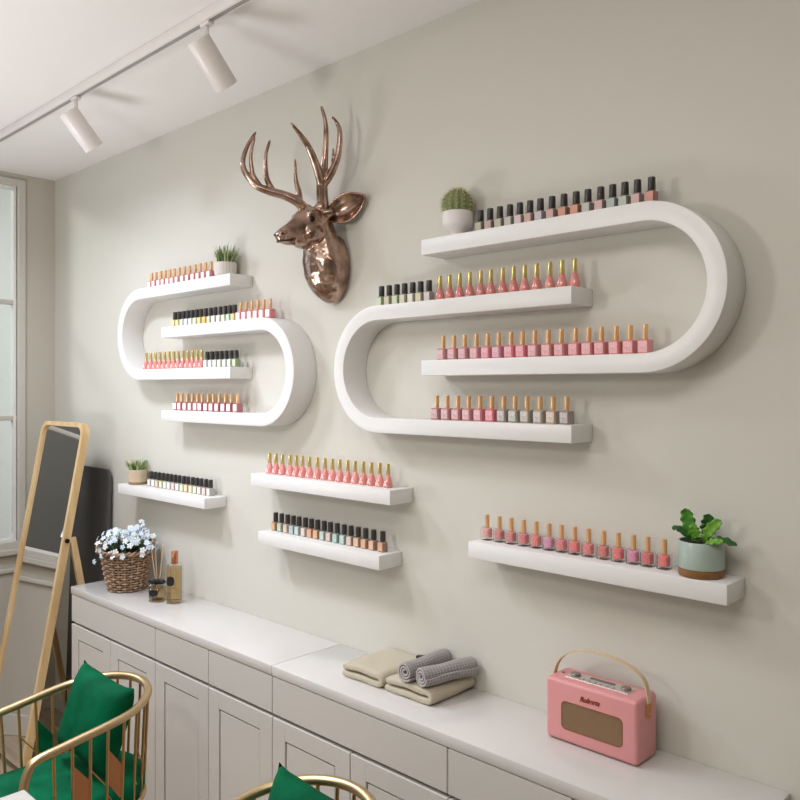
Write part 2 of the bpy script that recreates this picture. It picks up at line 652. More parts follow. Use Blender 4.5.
def bottle(kind, cname, col, X, Y, Z, place, n, total, group, lab=None):
    """kind: gold (square, gold cap, mottled label), goldw (white label), glass (thick clear base), cone, dark"""
    where = ('leftmost' if n == 0 else 'rightmost' if n == total - 1 else ORD[n] + ' from left') + ' on ' + place
    desc = {'gold': 'gold-capped nail polish', 'goldw': 'gold-capped nail polish', 'glass': 'gold-capped nail polish',
            'cone': 'gold-capped cone polish', 'speck': 'gold-capped cone polish', 'dark': 'black-capped nail polish'}[kind]
    root = thing('nail_polish_bottle', f'{cname} {desc}, {where}', 'nail polish', (X, Y, Z), random.uniform(-.05, .05), group)
    col = mix(col, (222, 184, 176), .30) if kind in ('gold', 'goldw', 'glass', 'cone', 'speck') else mix(col, (205, 196, 182), .15)
    cs = '_%d_%d_%d' % col
    if kind in ('gold', 'goldw'):
        mb = mat('polish' + cs, col, 0.14, coat=0.5)
        link('bottle_body', cached('sq' + cs, lambda: body_square(mb)), root)
        link('cap', cached('capg', lambda: cap_mesh(M_capg, .0062, .036, .031)), root)
        if kind == 'gold':
            lc = lab or mix(col, (246, 236, 236), .72)
            ml = speckle('mottled_label' + cs, lc, mix(lc, col, .65), 420, .4)
            link('label', cached('lg' + cs, lambda: label_mesh(ml, .0225, .004, .029, -.01445)), root)
        else:
            link('label', cached('lw', lambda: label_mesh(M_label_w, .0215, .004, .029, -.01445)), root)
    elif kind == 'glass':
        mb = mat('polish' + cs, col, 0.14, coat=0.5, vary=.30, vscale=260)
        link('glass', cached('glass_shell', lambda: body_square(M_glass, .0275, .034)), root)
        link('bottle_body', cached('inner' + cs, lambda: body_square(mb, .0222, .0255, .0065)), root)
        link('cap', cached('caph', lambda: cap_mesh(M_capg, .0060, .0365, .030)), root)
    elif kind in ('cone', 'speck'):
        mb = mat('polish' + cs, col, 0.16, coat=0.5) if kind == 'cone' else speckle('flecked_polish' + cs, (120, 48, 44), col, 230, .16, .18, .30, .5, 'voronoi')
        link('bottle_body', cached(kind + cs, lambda: body_cone(mb)), root)
        link('cap', cached('capy', lambda: cap_mesh(M_capy, .0071, .0375, .033, .86)), root)
        if kind == 'cone':
            link('letter_mark', cached('marka', lambda: mark_a(M_white_mark)), root)
    else:
        dk = c3(col, .74)  # side shading put into the body colour; label keeps the lighter front tone
        mb = mat('polish' + '_%d_%d_%d' % dk, dk, 0.14, coat=0.5)
        link('bottle_body', cached('dk' + cs, lambda: body_square(mb, .0242, .0305)), root)
        link('cap', cached('capd', lambda: cap_mesh(M_capd, .0088, .0325, .029, .94)), root)
        lc = lab or col
        ml = mat('label_%d_%d_%d' % lc, lc, .35)
        link('label', cached('ld_%d_%d_%d' % lc, lambda: label_mesh(ml, .0200, .003, .0275, -.01225)), root)
    return root


def row(xs, kinds, Y, Z, place, group):
    for i, x in enumerate(xs):
        kind, cname, col = kinds[i][:3]
        lab = kinds[i][3] if len(kinds[i]) > 3 else None
        bottle(kind, cname, col, x, Y, Z, place, i, len(xs), group, lab)


PINKW = ('goldw', 'white-labelled pink', (206, 118, 124))
WINE = ('goldw', 'white-labelled wine', (150, 72, 82))
CONE1 = ('cone', 'salmon', (224, 124, 120))
CONE2 = ('cone', 'rose', (212, 112, 108))
CONE3 = ('cone', 'pale pink', (236, 138, 136))


def DK(n, c):
    return ('dark', n, c)


xa = [-3.046, -3.011, -2.973, -2.938, -2.902, -2.868, -2.831, -2.792, -2.754, -2.715, -2.679, -2.642, -2.605]
row(xa, [PINKW] * 13, -.055, ZA, 'top board of left curved shelves', 'polishes on the top board of the left curved shelves')

xb = [-2.862, -2.83, -2.798, -2.767, -2.735, -2.703, -2.672, -2.639, -2.606, -2.575, -2.542, -2.51, -2.479, -2.449, -2.413, -2.378, -2.344, -2.309, -2.274, -2.237]
lb = [('yellow', (240, 228, 150)), ('lemon', (244, 226, 140)), ('white', (232, 240, 232)), ('white', (240, 242, 238)), ('white', (238, 240, 226)),
      ('cream', (240, 236, 200)), ('yellow', (236, 214, 120)), ('golden', (236, 196, 100)), ('cream', (244, 230, 190)), ('white', (236, 240, 222)),
      ('white', (240, 242, 240)), ('cream', (240, 224, 186)), ('mint', (190, 224, 210)), ('yellow', (238, 210, 140))]
row(xb, [DK(n, c) for n, c in lb] + [('goldw', 'white-labelled pink', (214, 110, 118))] * 6, -.055, ZB, 'second board of left curved shelves', 'polishes on the second board of the left curved shelves')

xc = [-3.091, -3.054, -3.016, -2.979, -2.943, -2.908, -2.872, -2.838, -2.803, -2.768, -2.734, -2.701, -2.668, -2.629, -2.597, -2.566, -2.535, -2.503, -2.471, -2.439]
lc = [('white', (248, 246, 246)), ('white', (238, 242, 226)), ('white', (240, 242, 230)), ('white', (240, 240, 228)), ('pale green', (222, 236, 214)), ('cream', (240, 240, 220)), ('green', (196, 214, 170))]
row(xc, [CONE1 if i % 2 else CONE2 for i in range(13)] + [DK(n, c) for n, c in lc], -.055, ZCC, 'third board of left curved shelves', 'polishes on the third board of the left curved shelves')

xd = [-2.845, -2.811, -2.772, -2.734, -2.697, -2.664, -2.624, -2.588, -2.549, -2.509, -2.472, -2.43]
row(xd, [WINE] * 12, -.055, ZD, 'lowest board of left curved shelves', 'polishes on the lowest board of the left curved shelves')

xA = [-1.319, -1.287, -1.255, -1.223, -1.192, -1.161, -1.13, -1.096, -1.062, -1.028, -0.996, -0.962, -0.931, -0.9, -0.869, -0.835]
lA = [('grey-beige', (182, 176, 156)), ('mauve', (190, 162, 160)), ('sage', (186, 182, 164)), ('grey', (196, 190, 182)), ('lilac-pink', (216, 196, 200)), ('dusty pink', (206, 166, 156)), ('lilac-grey', (196, 188, 196)),
      ('dusty rose', (206, 166, 162)), ('salmon', (204, 138, 118)), ('salmon', (212, 142, 118)), ('grey', (190, 188, 180)), ('pink', (210, 170, 168)), ('grey-teal', (168, 178, 176)), ('sage', (180, 190, 174)), ('pink', (208, 170, 168)), ('coral', (206, 138, 124))]
row(xA, [DK(n, c) for n, c in lA], -.055, ZA, 'top board of right curved shelves', 'polishes on the top board of the right curved shelves')

xB = [-1.692, -1.66, -1.628, -1.597, -1.565, -1.534, -1.502, -1.462, -1.427, -1.391, -1.356, -1.319, -1.285, -1.247, -1.212, -1.178, -1.142, -1.103, -1.068, -1.032]
lB = [('pale green', (206, 220, 182)), ('beige', (214, 204, 176)), ('light green', (208, 218, 186)), ('cream', (218, 214, 190)), ('white', (232, 230, 214)), ('cream', (220, 208, 178)), ('grey', (212, 206, 202))]
row(xB, [DK(n, c) for n, c in lB] + [('speck',) + (CONE2 if i < 8 else CONE1)[1:] for i in range(13)], -.055, ZB, 'second board of right curved shelves', 'polishes on the second board of the right curved shelves')

xC = [-1.45, -1.411, -1.373, -1.333, -1.295, -1.259, -1.22, -1.184, -1.147, -1.107, -1.07, -1.03, -0.994, -0.96, -0.922, -0.887, -0.85]
cC = [('pale pink', (196, 138, 142)), ('rose-white', (196, 130, 136)), ('pale mauve', (190, 128, 138)), ('pale pink', (206, 132, 142)), ('bright pink', (222, 116, 134)), ('lilac-pink', (200, 128, 150)), ('pink', (222, 118, 136)), ('hot pink', (226, 112, 126)), ('pale rose', (204, 128, 136)),
      ('pink', (210, 122, 122)), ('pink', (212, 122, 128)), ('rose', (218, 112, 122)), ('pink', (212, 118, 126)), ('rose', (206, 112, 118)), ('pink', (214, 118, 122)), ('rose', (214, 116, 120)), ('pink', (212, 116, 120))]
row(xC, [('gold', n, c, mix(c, (250, 236, 238), .62)) for n, c in cC], -.055, ZCC, 'third board of right curved shelves', 'polishes on the third board of the right curved shelves')

xD = [-1.473, -1.435, -1.397, -1.359, -1.32, -1.281, -1.243, -1.207, -1.17, -1.131, -1.093, -1.054]
cD = [('pale mauve', (168, 112, 118)), ('pale pink', (178, 116, 122)), ('pale pink', (180, 112, 120)), ('rose-white', (190, 116, 126)), ('pink', (200, 112, 124)), ('hot pink', (222, 88, 110)),
      ('grey', (132, 132, 130)), ('grey-green', (136, 146, 128)), ('sage', (140, 142, 124)), ('off-white', (150, 150, 136)), ('beige', (168, 150, 130)), ('charcoal grey', (120, 118, 114))]
row(xD, [('gold', n, c, mix(c, (246, 238, 236), .7)) for n, c in cD], -.055, ZD, 'lowest board of right curved shelves', 'polishes on the lowest board of the right curved shelves')

xE = [-2.245, -2.209, -2.173, -2.132, -2.098, -2.066, -2.03, -1.99, -1.953, -1.917, -1.882, -1.845, -1.811, -1.774, -1.739, -1.703, -1.668]
row(xE, [CONE1 if i % 3 else CONE3 for i in range(17)], -.052, 1.340, 'straight shelf under the deer', 'cone polishes on the straight shelf under the deer')

xF = [-2.217, -2.184, -2.151, -2.12, -2.09, -2.057, -2.026, -1.995, -1.962, -1.932, -1.899, -1.866, -1.835, -1.802, -1.769, -1.734, -1.695]
lF = [('tan', (206, 156, 116)), ('sage', (184, 196, 180)), ('beige', (212, 186, 164)), ('teal-grey', (172, 192, 192)), ('pale teal', (184, 202, 200)), ('beige', (216, 196, 184)), ('orange-tan', (218, 164, 126)), ('orange-tan', (218, 166, 128)),
      ('sage', (180, 202, 188)), ('pink-beige', (214, 188, 178)), ('teal', (164, 198, 190)), ('pale teal', (176, 204, 196)), ('beige', (214, 190, 174)), ('tan', (218, 176, 146)), ('orange', (216, 164, 130)), ('tan', (218, 170, 140)), ('orange', (212, 158, 126))]
row(xF, [DK(n, c) for n, c in lF], -.047, 1.1455, 'lower of the two middle straight shelves', 'black-capped polishes on the lower middle straight shelf')

xG = [-3.084, -3.051, -3.021, -2.989, -2.956, -2.925, -2.893, -2.861, -2.827, -2.796, -2.762, -2.731, -2.7, -2.667, -2.635]
lG = [('white', (236, 234, 224)), ('white', (242, 240, 234)), ('tan', (232, 202, 178)), ('lime', (226, 234, 190)), ('white', (238, 242, 228)), ('white', (244, 242, 240)), ('pink', (236, 206, 200)), ('white', (240, 242, 236)),
      ('lime', (228, 236, 196)), ('peach', (240, 212, 178)), ('lemon', (238, 236, 192)), ('pale lime', (232, 240, 206)), ('white', (244, 236, 232)), ('pink', (236, 204, 200)), ('white', (240, 236, 232))]
row(xG, [DK(n, c) for n, c in lG], -.037, 1.224, 'straight shelf above the flower basket', 'black-capped polishes on the shelf above the flower basket')

xH = [-1.303, -1.263, -1.225, -1.186, -1.148, -1.11, -1.074, -1.037, -0.999, -0.959, -0.921, -0.883, -0.848, -0.809]
cH = [('pale rose', (214, 150, 150)), ('dusty rose', (200, 122, 124)), ('dusty rose', (202, 120, 124)), ('rose', (206, 112, 116)), ('coral pink', (222, 114, 116)), ('lilac', (206, 140, 176)), ('rose', (216, 116, 122)),
      ('hot coral', (228, 104, 106)), ('rose', (214, 116, 118)), ('brown-rose', (196, 106, 102)), ('coral', (226, 104, 104)), ('lilac', (204, 128, 166)), ('brown-rose', (192, 92, 94)), ('coral', (222, 100, 100))]
row(xH, [('glass', n, c) for n, c in cH], -.047, 1.233, 'straight shelf above pink radio', 'clear glass polishes on the shelf above the radio')


# ------------------------------------------------------------------ ceiling track and spotlights
TY = -0.485
b = new()
box(b, -4.05, TY - .0135, 2.668, 1.2, TY + .0135, ZC - .0005, .002)
tr = obj('lighting_track', b, M_lampw)
tag(tr, 'long white lighting track running along the ceiling', 'light track')
b = new()
box(b, -4.04, TY - .006, 2.6665, 1.19, TY + .006, 2.6685)
obj('track_slot', b, mat('track_slot_grey', (150, 146, 144), .5), tr, smooth=False)


def spotlight(x, label):
    t = thing('spotlight', label, 'spotlight', (x, TY, 2.667), 0, 'spotlights on the ceiling track')
    c = new()
    box(c, -.022, -.010, -.010, .022, .010, 0, .002)
    obj('adapter', c, M_lampw, t)
    c = new()
    cyl(c, (0, 0, -.012), (0, 0, -.062), .006)
    obj('stem', c, M_lampw, t)
    ax = Vector((.0, .66, -.75)).normalized()
    q = ax.to_track_quat('Z', 'Y').to_matrix().to_4x4()
    c = new()
    prof = [(.0, 0), (.0335, 0), (.0355, .002), (.0355, .144), (.034, .146), (.0315, .146), (.029, .128), (0, .126)]
    lathe(c, prof, 32, cap=False)
    xform(c, c.verts[:], Matrix.Translation(Vector((0, -.03, -.055))) @ q)
    obj('lamp_body', c, M_lampw, t, angle=40)
    c = new()
    lathe(c, [(.0, .1265), (.0285, .1285), (.0285, .1295), (0, .1295)], 24, cap=False)
    xform(c, c.verts[:], Matrix.Translation(Vector((0, -.03, -.055))) @ q)
    obj('lens', c, mat('lamp_lens', (245, 240, 225), .2), t)


spotlight(-2.80, 'white cylindrical spotlight hanging from the ceiling track, nearer the far window')
spotlight(-1.96, 'white cylindrical spotlight hanging from the ceiling track, nearer the deer head')


# ------------------------------------------------------------------ deer head
def bronze():
    m = mat('polished_bronze', (160, 124, 104), 0.24, 1.0)
    nt = m.node_tree
    p = nt.nodes['Principled BSDF']
    tc = nt.nodes.new('ShaderNodeTexCoord')
    n = nt.nodes.new('ShaderNodeTexNoise')
    n.inputs['Scale'].default_value = 22
    n.inputs['Detail'].default_value = 5
    nt.links.new(tc.outputs['Object'], n.inputs['Vector'])
    r = nt.nodes.new('ShaderNodeValToRGB')
    r.color_ramp.elements[0].position = .3
    r.color_ramp.elements[1].position = .72
    r.color_ramp.elements[0].color = rgb((122, 94, 80))
    r.color_ramp.elements[1].color = rgb((206, 178, 162))
    nt.links.new(n.outputs['Fac'], r.inputs['Fac'])
    nt.links.new(r.outputs['Color'], p.inputs['Base Color'])
    bp = nt.nodes.new('ShaderNodeBump')
    bp.inputs['Strength'].default_value = .22
    bp.inputs['Distance'].default_value = .008
    nt.links.new(n.outputs['Fac'], bp.inputs['Height'])
    nt.links.new(bp.outputs['Normal'], p.inputs['Normal'])
    return m


M_bronze = bronze()
DX, DZ = -1.965, 2.03
deer = thing('deer_head', 'bronze stag head with tall antlers mounted on the wall', 'deer head', (DX, 0, DZ))


def dl(p):
    """room coordinates to the mount's own"""
    return Vector((p[0] - DX, p[1], p[2] - DZ))


def ell_rings(secs, seg=20):
    """secs: (center, u axis * radius, v axis * radius)"""
    return [[c + u * math.cos(2 * PI * k / seg) + v * math.sin(2 * PI * k / seg) for k in range(seg)] for c, u, v in secs]


b = new()
# neck: stacked horizontal ellipses, flattened against the wall
secs = []
for z, cy, ry, rx in ((1.909, -.022, .012, .018), (1.918, -.026, .022, .034), (1.938, -.034, .036, .056), (1.965, -.042, .050, .072), (2.0, -.050, .058, .080),
                      (2.04, -.056, .060, .079), (2.08, -.060, .056, .070), (2.115, -.066, .050, .058), (2.15, -.074, .046, .050), (2.18, -.080, .036, .040)):
    secs.append((Vector((.010, cy, z - DZ)), Vector((rx, 0, 0)), Vector((0, ry, 0))))
rings(b, ell_rings(secs))
# wall side of the neck
secs = []
for y, rx, rz in ((-.002, .066, .108), (-.02, .074, .112), (-.045, .07, .10)):
    secs.append((Vector((.012, y, 2.022 - DZ)), Vector((rx, 0, 0)), Vector((0, 0, rz))))
rings(b, ell_rings(secs))
# skull and muzzle
ax = Vector((0, -.148, -.076)).normalized()
upv = Vector((0, -.076, .148)).normalized()
secs = []
for y, z, rx, rh in ((-.050, 2.172, .026, .028), (-.062, 2.168, .044, .046), (-.088, 2.160, .054, .056), (-.118, 2.148, .054, .054), (-.142, 2.136, .044, .045),
                     (-.165, 2.124, .033, .036), (-.190, 2.112, .026, .029), (-.210, 2.102, .0235, .026), (-.224, 2.096, .019, .021), (-.232, 2.092, .010, .011)):
    secs.append((Vector((0, y, z - DZ)), Vector((rx, 0, 0)), upv * rh))
rings(b, ell_rings(secs))
for s in (-1, 1):
    sphere(b, dl((DX + s * .040, -.118, 2.176)), .020, scale=(.8, 1.5, .8))      # brow
    sphere(b, dl((DX + s * .036, -.112, 2.120)), .030, scale=(.8, 1.4, 1.0))      # cheek
    sphere(b, dl((DX + s * .016, -.220, 2.108)), .011, scale=(.9, 1.2, .9))       # nostril wing
    sphere(b, dl((DX + s * .033, -.088, 2.205)), .021)                            # antler pedicle
    cyl(b, dl((DX + s * .040, -.080, 2.185)), dl((DX + s * .066, -.062, 2.192)), .020, .014, 12)   # ear root
sphere(b, dl((DX, -.195, 2.086)), .017, scale=(1, 2.0, .6))                       # lower jaw
sphere(b, dl((DX, -.135, 2.096)), .030, scale=(1.0, 1.5, .8))
head = obj('head', b, M_bronze, deer, angle=180)
rm = head.modifiers.new('remesh', 'REMESH')
rm.mode = 'VOXEL'
rm.voxel_size = .0036
rm.use_smooth_shade = True
sm = head.modifiers.new('smooth', 'SMOOTH')
sm.factor = .6
sm.iterations = 7
tx = bpy.data.textures.new('bronze_relief', 'CLOUDS')
tx.noise_scale = .028
tx.noise_depth = 2
dm = head.modifiers.new('relief', 'DISPLACE')
dm.texture = tx
dm.strength = .0045
dm.mid_level = .5
dm.texture_coords = 'LOCAL'
for s in (-1, 1):
    b = new()
    sphere(b, dl((DX + s * .0475, -.134, 2.160)), .0085, 12, 8)
    obj('eye', b, mat('bronze_eye', (40, 24, 18), .12, .6), deer, angle=180)
    b = new()
    sphere(b, dl((DX + s * .0190, -.2275, 2.106)), .0046, 10, 6)
    obj('nostril', b, mat('bronze_recess', (30, 18, 14), .6), deer, angle=180)
b = new()
tube(b, [dl((DX + x, y, z)) for x, y, z in ((-.023, -.188, 2.091), (-.0205, -.208, 2.0865), (-.012, -.226, 2.0845), (0, -.231, 2.084), (.012, -.226, 2.0845), (.0205, -.208, 2.0865), (.023, -.188, 2.091))], .0022, 8)
obj('mouth', b, MC['bronze_recess'], deer, angle=180)


def ear(base, tip, width, nrm):
    """cupped leaf-shaped ear with a hollow front"""
    bm = new()
    base, tip = dl(base), dl(tip)
    axis = tip - base
    L = axis.length
    a = axis.normalized()
    n = Vector(nrm)
    n = (n - a * n.dot(a)).normalized()
    w = a.cross(n)
    N, K = 16, 10
    grid = []
    for i in range(N + 1):
        t = i / N
        hw = width / 2 * (math.sin(PI * min(1, t * .92 + .08)) ** .75) * (1.0 if t < .5 else 1.0 - .15 * (t - .5)) + .0008
        row_ = []
        for k in range(K + 1):
            s = k / K * 2 - 1
            depth = -.62 * hw * (1 - s * s) * (1 - .3 * t)
            row_.append(base + a * (t * L) + w * (s * hw) + n * depth)
        grid.append(row_)
    vs = [[bm.verts.new(p) for p in r] for r in grid]
    for i in range(N):
        for k in range(K):
            bm.faces.new((vs[i][k], vs[i][k + 1], vs[i + 1][k + 1], vs[i + 1][k]))
    o = obj('ear', bm, M_bronze, deer, angle=180)
    sd = o.modifiers.new('solid', 'SOLIDIFY')
    sd.thickness = .006
    sd.offset = 0
    sb = o.modifiers.new('sub', 'SUBSURF')
    sb.levels = sb.render_levels = 1
    return o


ear((-1.924, -.066, 2.178), (-1.796, -.022, 2.230), .090, (.75, -1, .05))
ear((-2.012, -.070, 2.186), (-2.085, -.022, 2.205), .046, (-.35, -1, .15))


def antler(chains):
    bm = new()
    for pts, r0, r1 in chains:
        p = catmull([dl(q) for q in pts], 6)
        n = len(p)
        rr = []
        for i in range(n):
            t = i / (n - 1)
            rr.append(1.28 * (r0 + (r1 - r0) * t ** 1.2))
        rr[-1] *= .5
        tube(bm, p, rr, 10)
        sphere(bm, p[0], r0 * 1.02, 10, 6)
    o = obj('antler', bm, M_bronze, deer, angle=180)
    r = o.modifiers.new('remesh', 'REMESH')
    r.mode = 'VOXEL'
    r.voxel_size = .0019
    r.use_smooth_shade = True
    s = o.modifiers.new('smooth', 'SMOOTH')
    s.factor = .5
    s.iterations = 4


antler([
    ([(-1.995, -.098, 2.205), (-2.002, -.125, 2.228), (-2.025, -.157, 2.246), (-2.055, -.201, 2.259), (-2.080, -.233, 2.277), (-2.100, -.257, 2.316), (-2.105, -.261, 2.354), (-2.095, -.249, 2.402), (-2.080, -.229, 2.445)], .0135, .0036),
    ([(-2.004, -.115, 2.228), (-2.008, -.115, 2.262), (-2.015, -.121, 2.301), (-2.010, -.129, 2.366)], .0095, .0032),
    ([(-2.046, -.188, 2.258), (-2.058, -.200, 2.29), (-2.065, -.202, 2.32), (-2.065, -.202, 2.374), (-2.055, -.193, 2.422)], .0082, .0034),
    ([(-2.072, -.221, 2.272), (-2.082, -.236, 2.300), (-2.085, -.241, 2.322), (-2.085, -.245, 2.369), (-2.075, -.237, 2.43)], .0080, .0032)])
antler([
    ([(-1.932, -.078, 2.200), (-1.922, -.090, 2.235), (-1.912, -.100, 2.262), (-1.902, -.110, 2.290)], .0155, .0135),
    ([(-1.905, -.110, 2.278), (-1.890, -.143, 2.320), (-1.885, -.175, 2.365), (-1.880, -.214, 2.397), (-1.885, -.246, 2.424)], .0115, .0034),
    ([(-1.902, -.110, 2.286), (-1.888, -.112, 2.320), (-1.880, -.115, 2.355), (-1.875, -.115, 2.415), (-1.875, -.119, 2.461), (-1.880, -.131, 2.503)], .0105, .0036),
    ([(-1.905, -.102, 2.272), (-1.888, -.098, 2.286), (-1.868, -.093, 2.312), (-1.850, -.088, 2.354), (-1.840, -.089, 2.414), (-1.845, -.093, 2.445), (-1.852, -.111, 2.468)], .0115, .0036),
    ([(-1.872, -.092, 2.308), (-1.870, -.091, 2.342), (-1.865, -.095, 2.378)], .0062, .0024)])


# ------------------------------------------------------------------ potted plants
def blades(bm, n, r, h0, h1, lean, z0, wid=.0035, rng=None):
    rng = rng or random
    for _ in range(n):
        a = rng.uniform(0, 2 * PI)
        q = r * math.sqrt(rng.random())
        p0 = Vector((q * math.cos(a), q * math.sin(a), z0))
        h = rng.uniform(h0, h1)
        da = a + rng.uniform(-.8, .8)
        ln = lean * (q / r) * rng.uniform(.5, 1.3)
        p2 = p0 + Vector((math.cos(da) * ln, math.sin(da) * ln, h))
        p1 = p0 + Vector((math.cos(da) * ln * .25, math.sin(da) * ln * .25, h * .55))
        pts = catmull([p0, p1, p2], 3)
        m = len(pts)
        rr = [wid * (1 - .93 * (i / (m - 1)) ** 1.6) for i in range(m)]
        vs0 = len(bm.faces)
        tube(bm, pts, rr, 5)
        mi = rng.choice((0, 0, 1, 1, 2))
        bm.faces.ensure_lookup_table()
        for f in bm.faces[vs0:]:
            f.material_index = mi


GREENS = [mat('grass_green', (124, 144, 86), .55), mat('grass_pale', (178, 186, 138), .55), mat('grass_dark', (76, 100, 54), .55)]

# grassy plant in a ribbed grey pot, left curved shelf
t = thing('potted_grass', 'small grassy plant in ribbed pale pot at the end of the top left shelf', 'potted plant', (-2.517, -.050, ZA))
b = new()
seg = 64
rs = []
for r, z in ((.020, 0), (.034, .001), (.038, .006), (.0405, .022), (.041, .045), (.0405, .052), (.037, .052), (.036, .040)):
    rs.append([Vector(((r + (.0014 * math.cos(2 * PI * k / seg * 22) if .004 < z < .05 else 0)) * math.cos(2 * PI * k / seg), (r + (.0014 * math.cos(2 * PI * k / seg * 22) if .004 < z < .05 else 0)) * math.sin(2 * PI * k / seg), z)) for k in range(seg)])
rings(b, rs)
obj('pot', b, mat('pale_ceramic', (214, 206, 198), .6), t, angle=60)
b = new(); lathe(b, [(.0, .042), (.0362, .042), (.0362, .046), (0, .047)], 20, cap=False); obj('soil', b, M_soil, t)
b = new(); blades(b, 110, .031, .035, .078, .024, .044, .0030, random.Random(3)); obj('foliage', b, GREENS, t, angle=180)

# little succulent grass in a tan pot, shelf above the basket
t = thing('potted_succulent', 'small green succulent in a tan pot with brown base above the flower basket', 'potted plant', (-3.184, -.046, 1.224))
b = new()
lathe(b, [(.036, .010), (.0385, .012), (.0395, .045), (.0395, .062), (.0375, .063), (.0365, .052), (.0, .052)], 32)
obj('pot', b, mat('tan_ceramic', (196, 178, 152), .6, vary=.08, vscale=40), t)
b = new(); lathe(b, [(.034, 0), (.037, .001), (.0375, .011), (.034, .012)], 32); obj('saucer', b, mat('brown_wood_base', (146, 112, 76), .5), t)
b = new(); blades(b, 85, .032, .03, .058, .030, .050, .0042, random.Random(5)); obj('foliage', b, GREENS, t, angle=180)

# cactus
t = thing('potted_cactus', 'round ribbed cactus in a white footed bowl on the top right shelf', 'potted cactus', (-1.403, -.050, ZA))
b = new()
lathe(b, [(.0, 0), (.019, 0), (.020, .002), (.0195, .012), (.022, .015), (.036, .026), (.0405, .031), (.0415, .037), (.0415, .068), (.0405, .070), (.038, .070), (.037, .058), (0, .058)], 40, cap=False)
obj('pot', b, mat('white_ceramic', (228, 221, 219), .45), t, angle=45)
b = new(); lathe(b, [(0, .060), (.0375, .060), (.0375, .064), (0, .064)], 24, cap=False); obj('soil', b, M_soil, t)
b = new()
seg = 112
rs = []
RIB = 14
for i in range(19):
    ph = -.75 + (PI / 2 + .75) * i / 18
    row_ = []
    for k in range(seg):
        th = 2 * PI * k / seg
        rr = .0410 * math.cos(ph) * (1 + .10 * abs(math.cos(RIB / 2 * th)) - .06) + .0002
        row_.append(Vector((rr * math.cos(th), rr * math.sin(th), .090 + .042 * math.sin(ph) * (1 - .06 * (i > 15)))))
    rs.append(row_)
rings(b, rs)
obj('cactus_body', b, mat('cactus_green', (120, 128, 84), .6, vary=.2, vscale=30), t, angle=180)
b = new()
rng = random.Random(11)
for k in range(RIB):
    th = 2 * PI * k / RIB
    for i in range(9):
        ph = -.6 + 2.05 * i / 8.5
        c = Vector((.0425 * math.cos(ph) * math.cos(th), .0425 * math.cos(ph) * math.sin(th), .090 + .0425 * math.sin(ph)))
        nrm = Vector((math.cos(ph) * math.cos(th), math.cos(ph) * math.sin(th), math.sin(ph)))
        for s in range(4):
            d = (nrm + Vector((rng.uniform(-.8, .8), rng.uniform(-.8, .8), rng.uniform(-.8, .8)))).normalized()
            tube(b, [c, c + d * .0085], [.0007, .0002], 4)
o = obj('spines', b, mat('cactus_spine', (206, 198, 150), .6), t)
o['kind'] = 'stuff'

# leafy plant in green pot
t = thing('potted_fern', 'leafy green plant in sage green pot on the shelf above the radio', 'potted plant', (-.724, -.050, 1.233))
b = new()
lathe(b, [(.044, .0165), (.0470, .018), (.0475, .022), (.0475, .0735), (.0465, .075), (.0445, .075), (.0435, .066), (0, .066)], 48)
obj('pot', b, mat('sage_ceramic', (164, 180, 170), .35, vary=.05, vscale=30, coat=.2), t)
b = new(); lathe(b, [(.043, 0), (.0465, .0015), (.0475, .006), (.0475, .017), (.045, .0175)], 48); obj('saucer', b, wood('walnut_base', (150, 104, 60), (118, 78, 44), 8, .45, 0), t)
b = new(); lathe(b, [(0, .069), (.044, .069), (.044, .0735), (0, .0735)], 32, cap=False); obj('soil', b, M_soil, t)


def leaf(bm, pts, width, face, wave=.0, fold=.25, tipw=0.0, N=18, mi=0, rng=random):
    P = catmull(pts, max(2, N // (len(pts) - 1)))
    n = len(P)
    f = Vector(face)
    rows = []
    phs = rng.uniform(0, 6)
    for i in range(n):
        t_ = (P[min(i + 1, n - 1)] - P[max(i - 1, 0)]).normalized()
        nn = (f - t_ * f.dot(t_)).normalized()
        w = t_.cross(nn)
        u = i / (n - 1)
        hw = width / 2 * (math.sin(PI * (u * .90 + .10 * (1 - u) * .3)) ** .6) * (.35 + .65 * min(1, u * 2.2)) + .0006
        if i == n - 1:
            hw = .0008
        r = []
        for k in range(7):
            s = k / 6 * 2 - 1
            hh = hw * (1 + wave * .16 * math.sin(u * 30 + phs + 1.3 * s))
            r.append(P[i] + w * (s * hh) + nn * (abs(s) * hh * fold + wave * .10 * width * s * s * math.sin(u * 26 + phs + (1.5 if s > 0 else 0))))
        rows.append(r)
    vs = [[bm.verts.new(p) for p in r] for r in rows]
    for i in range(n - 1):
        for k in range(6):
            fc = bm.faces.new((vs[i][k], vs[i][k + 1], vs[i + 1][k + 1], vs[i + 1][k]))
            fc.material_index = mi


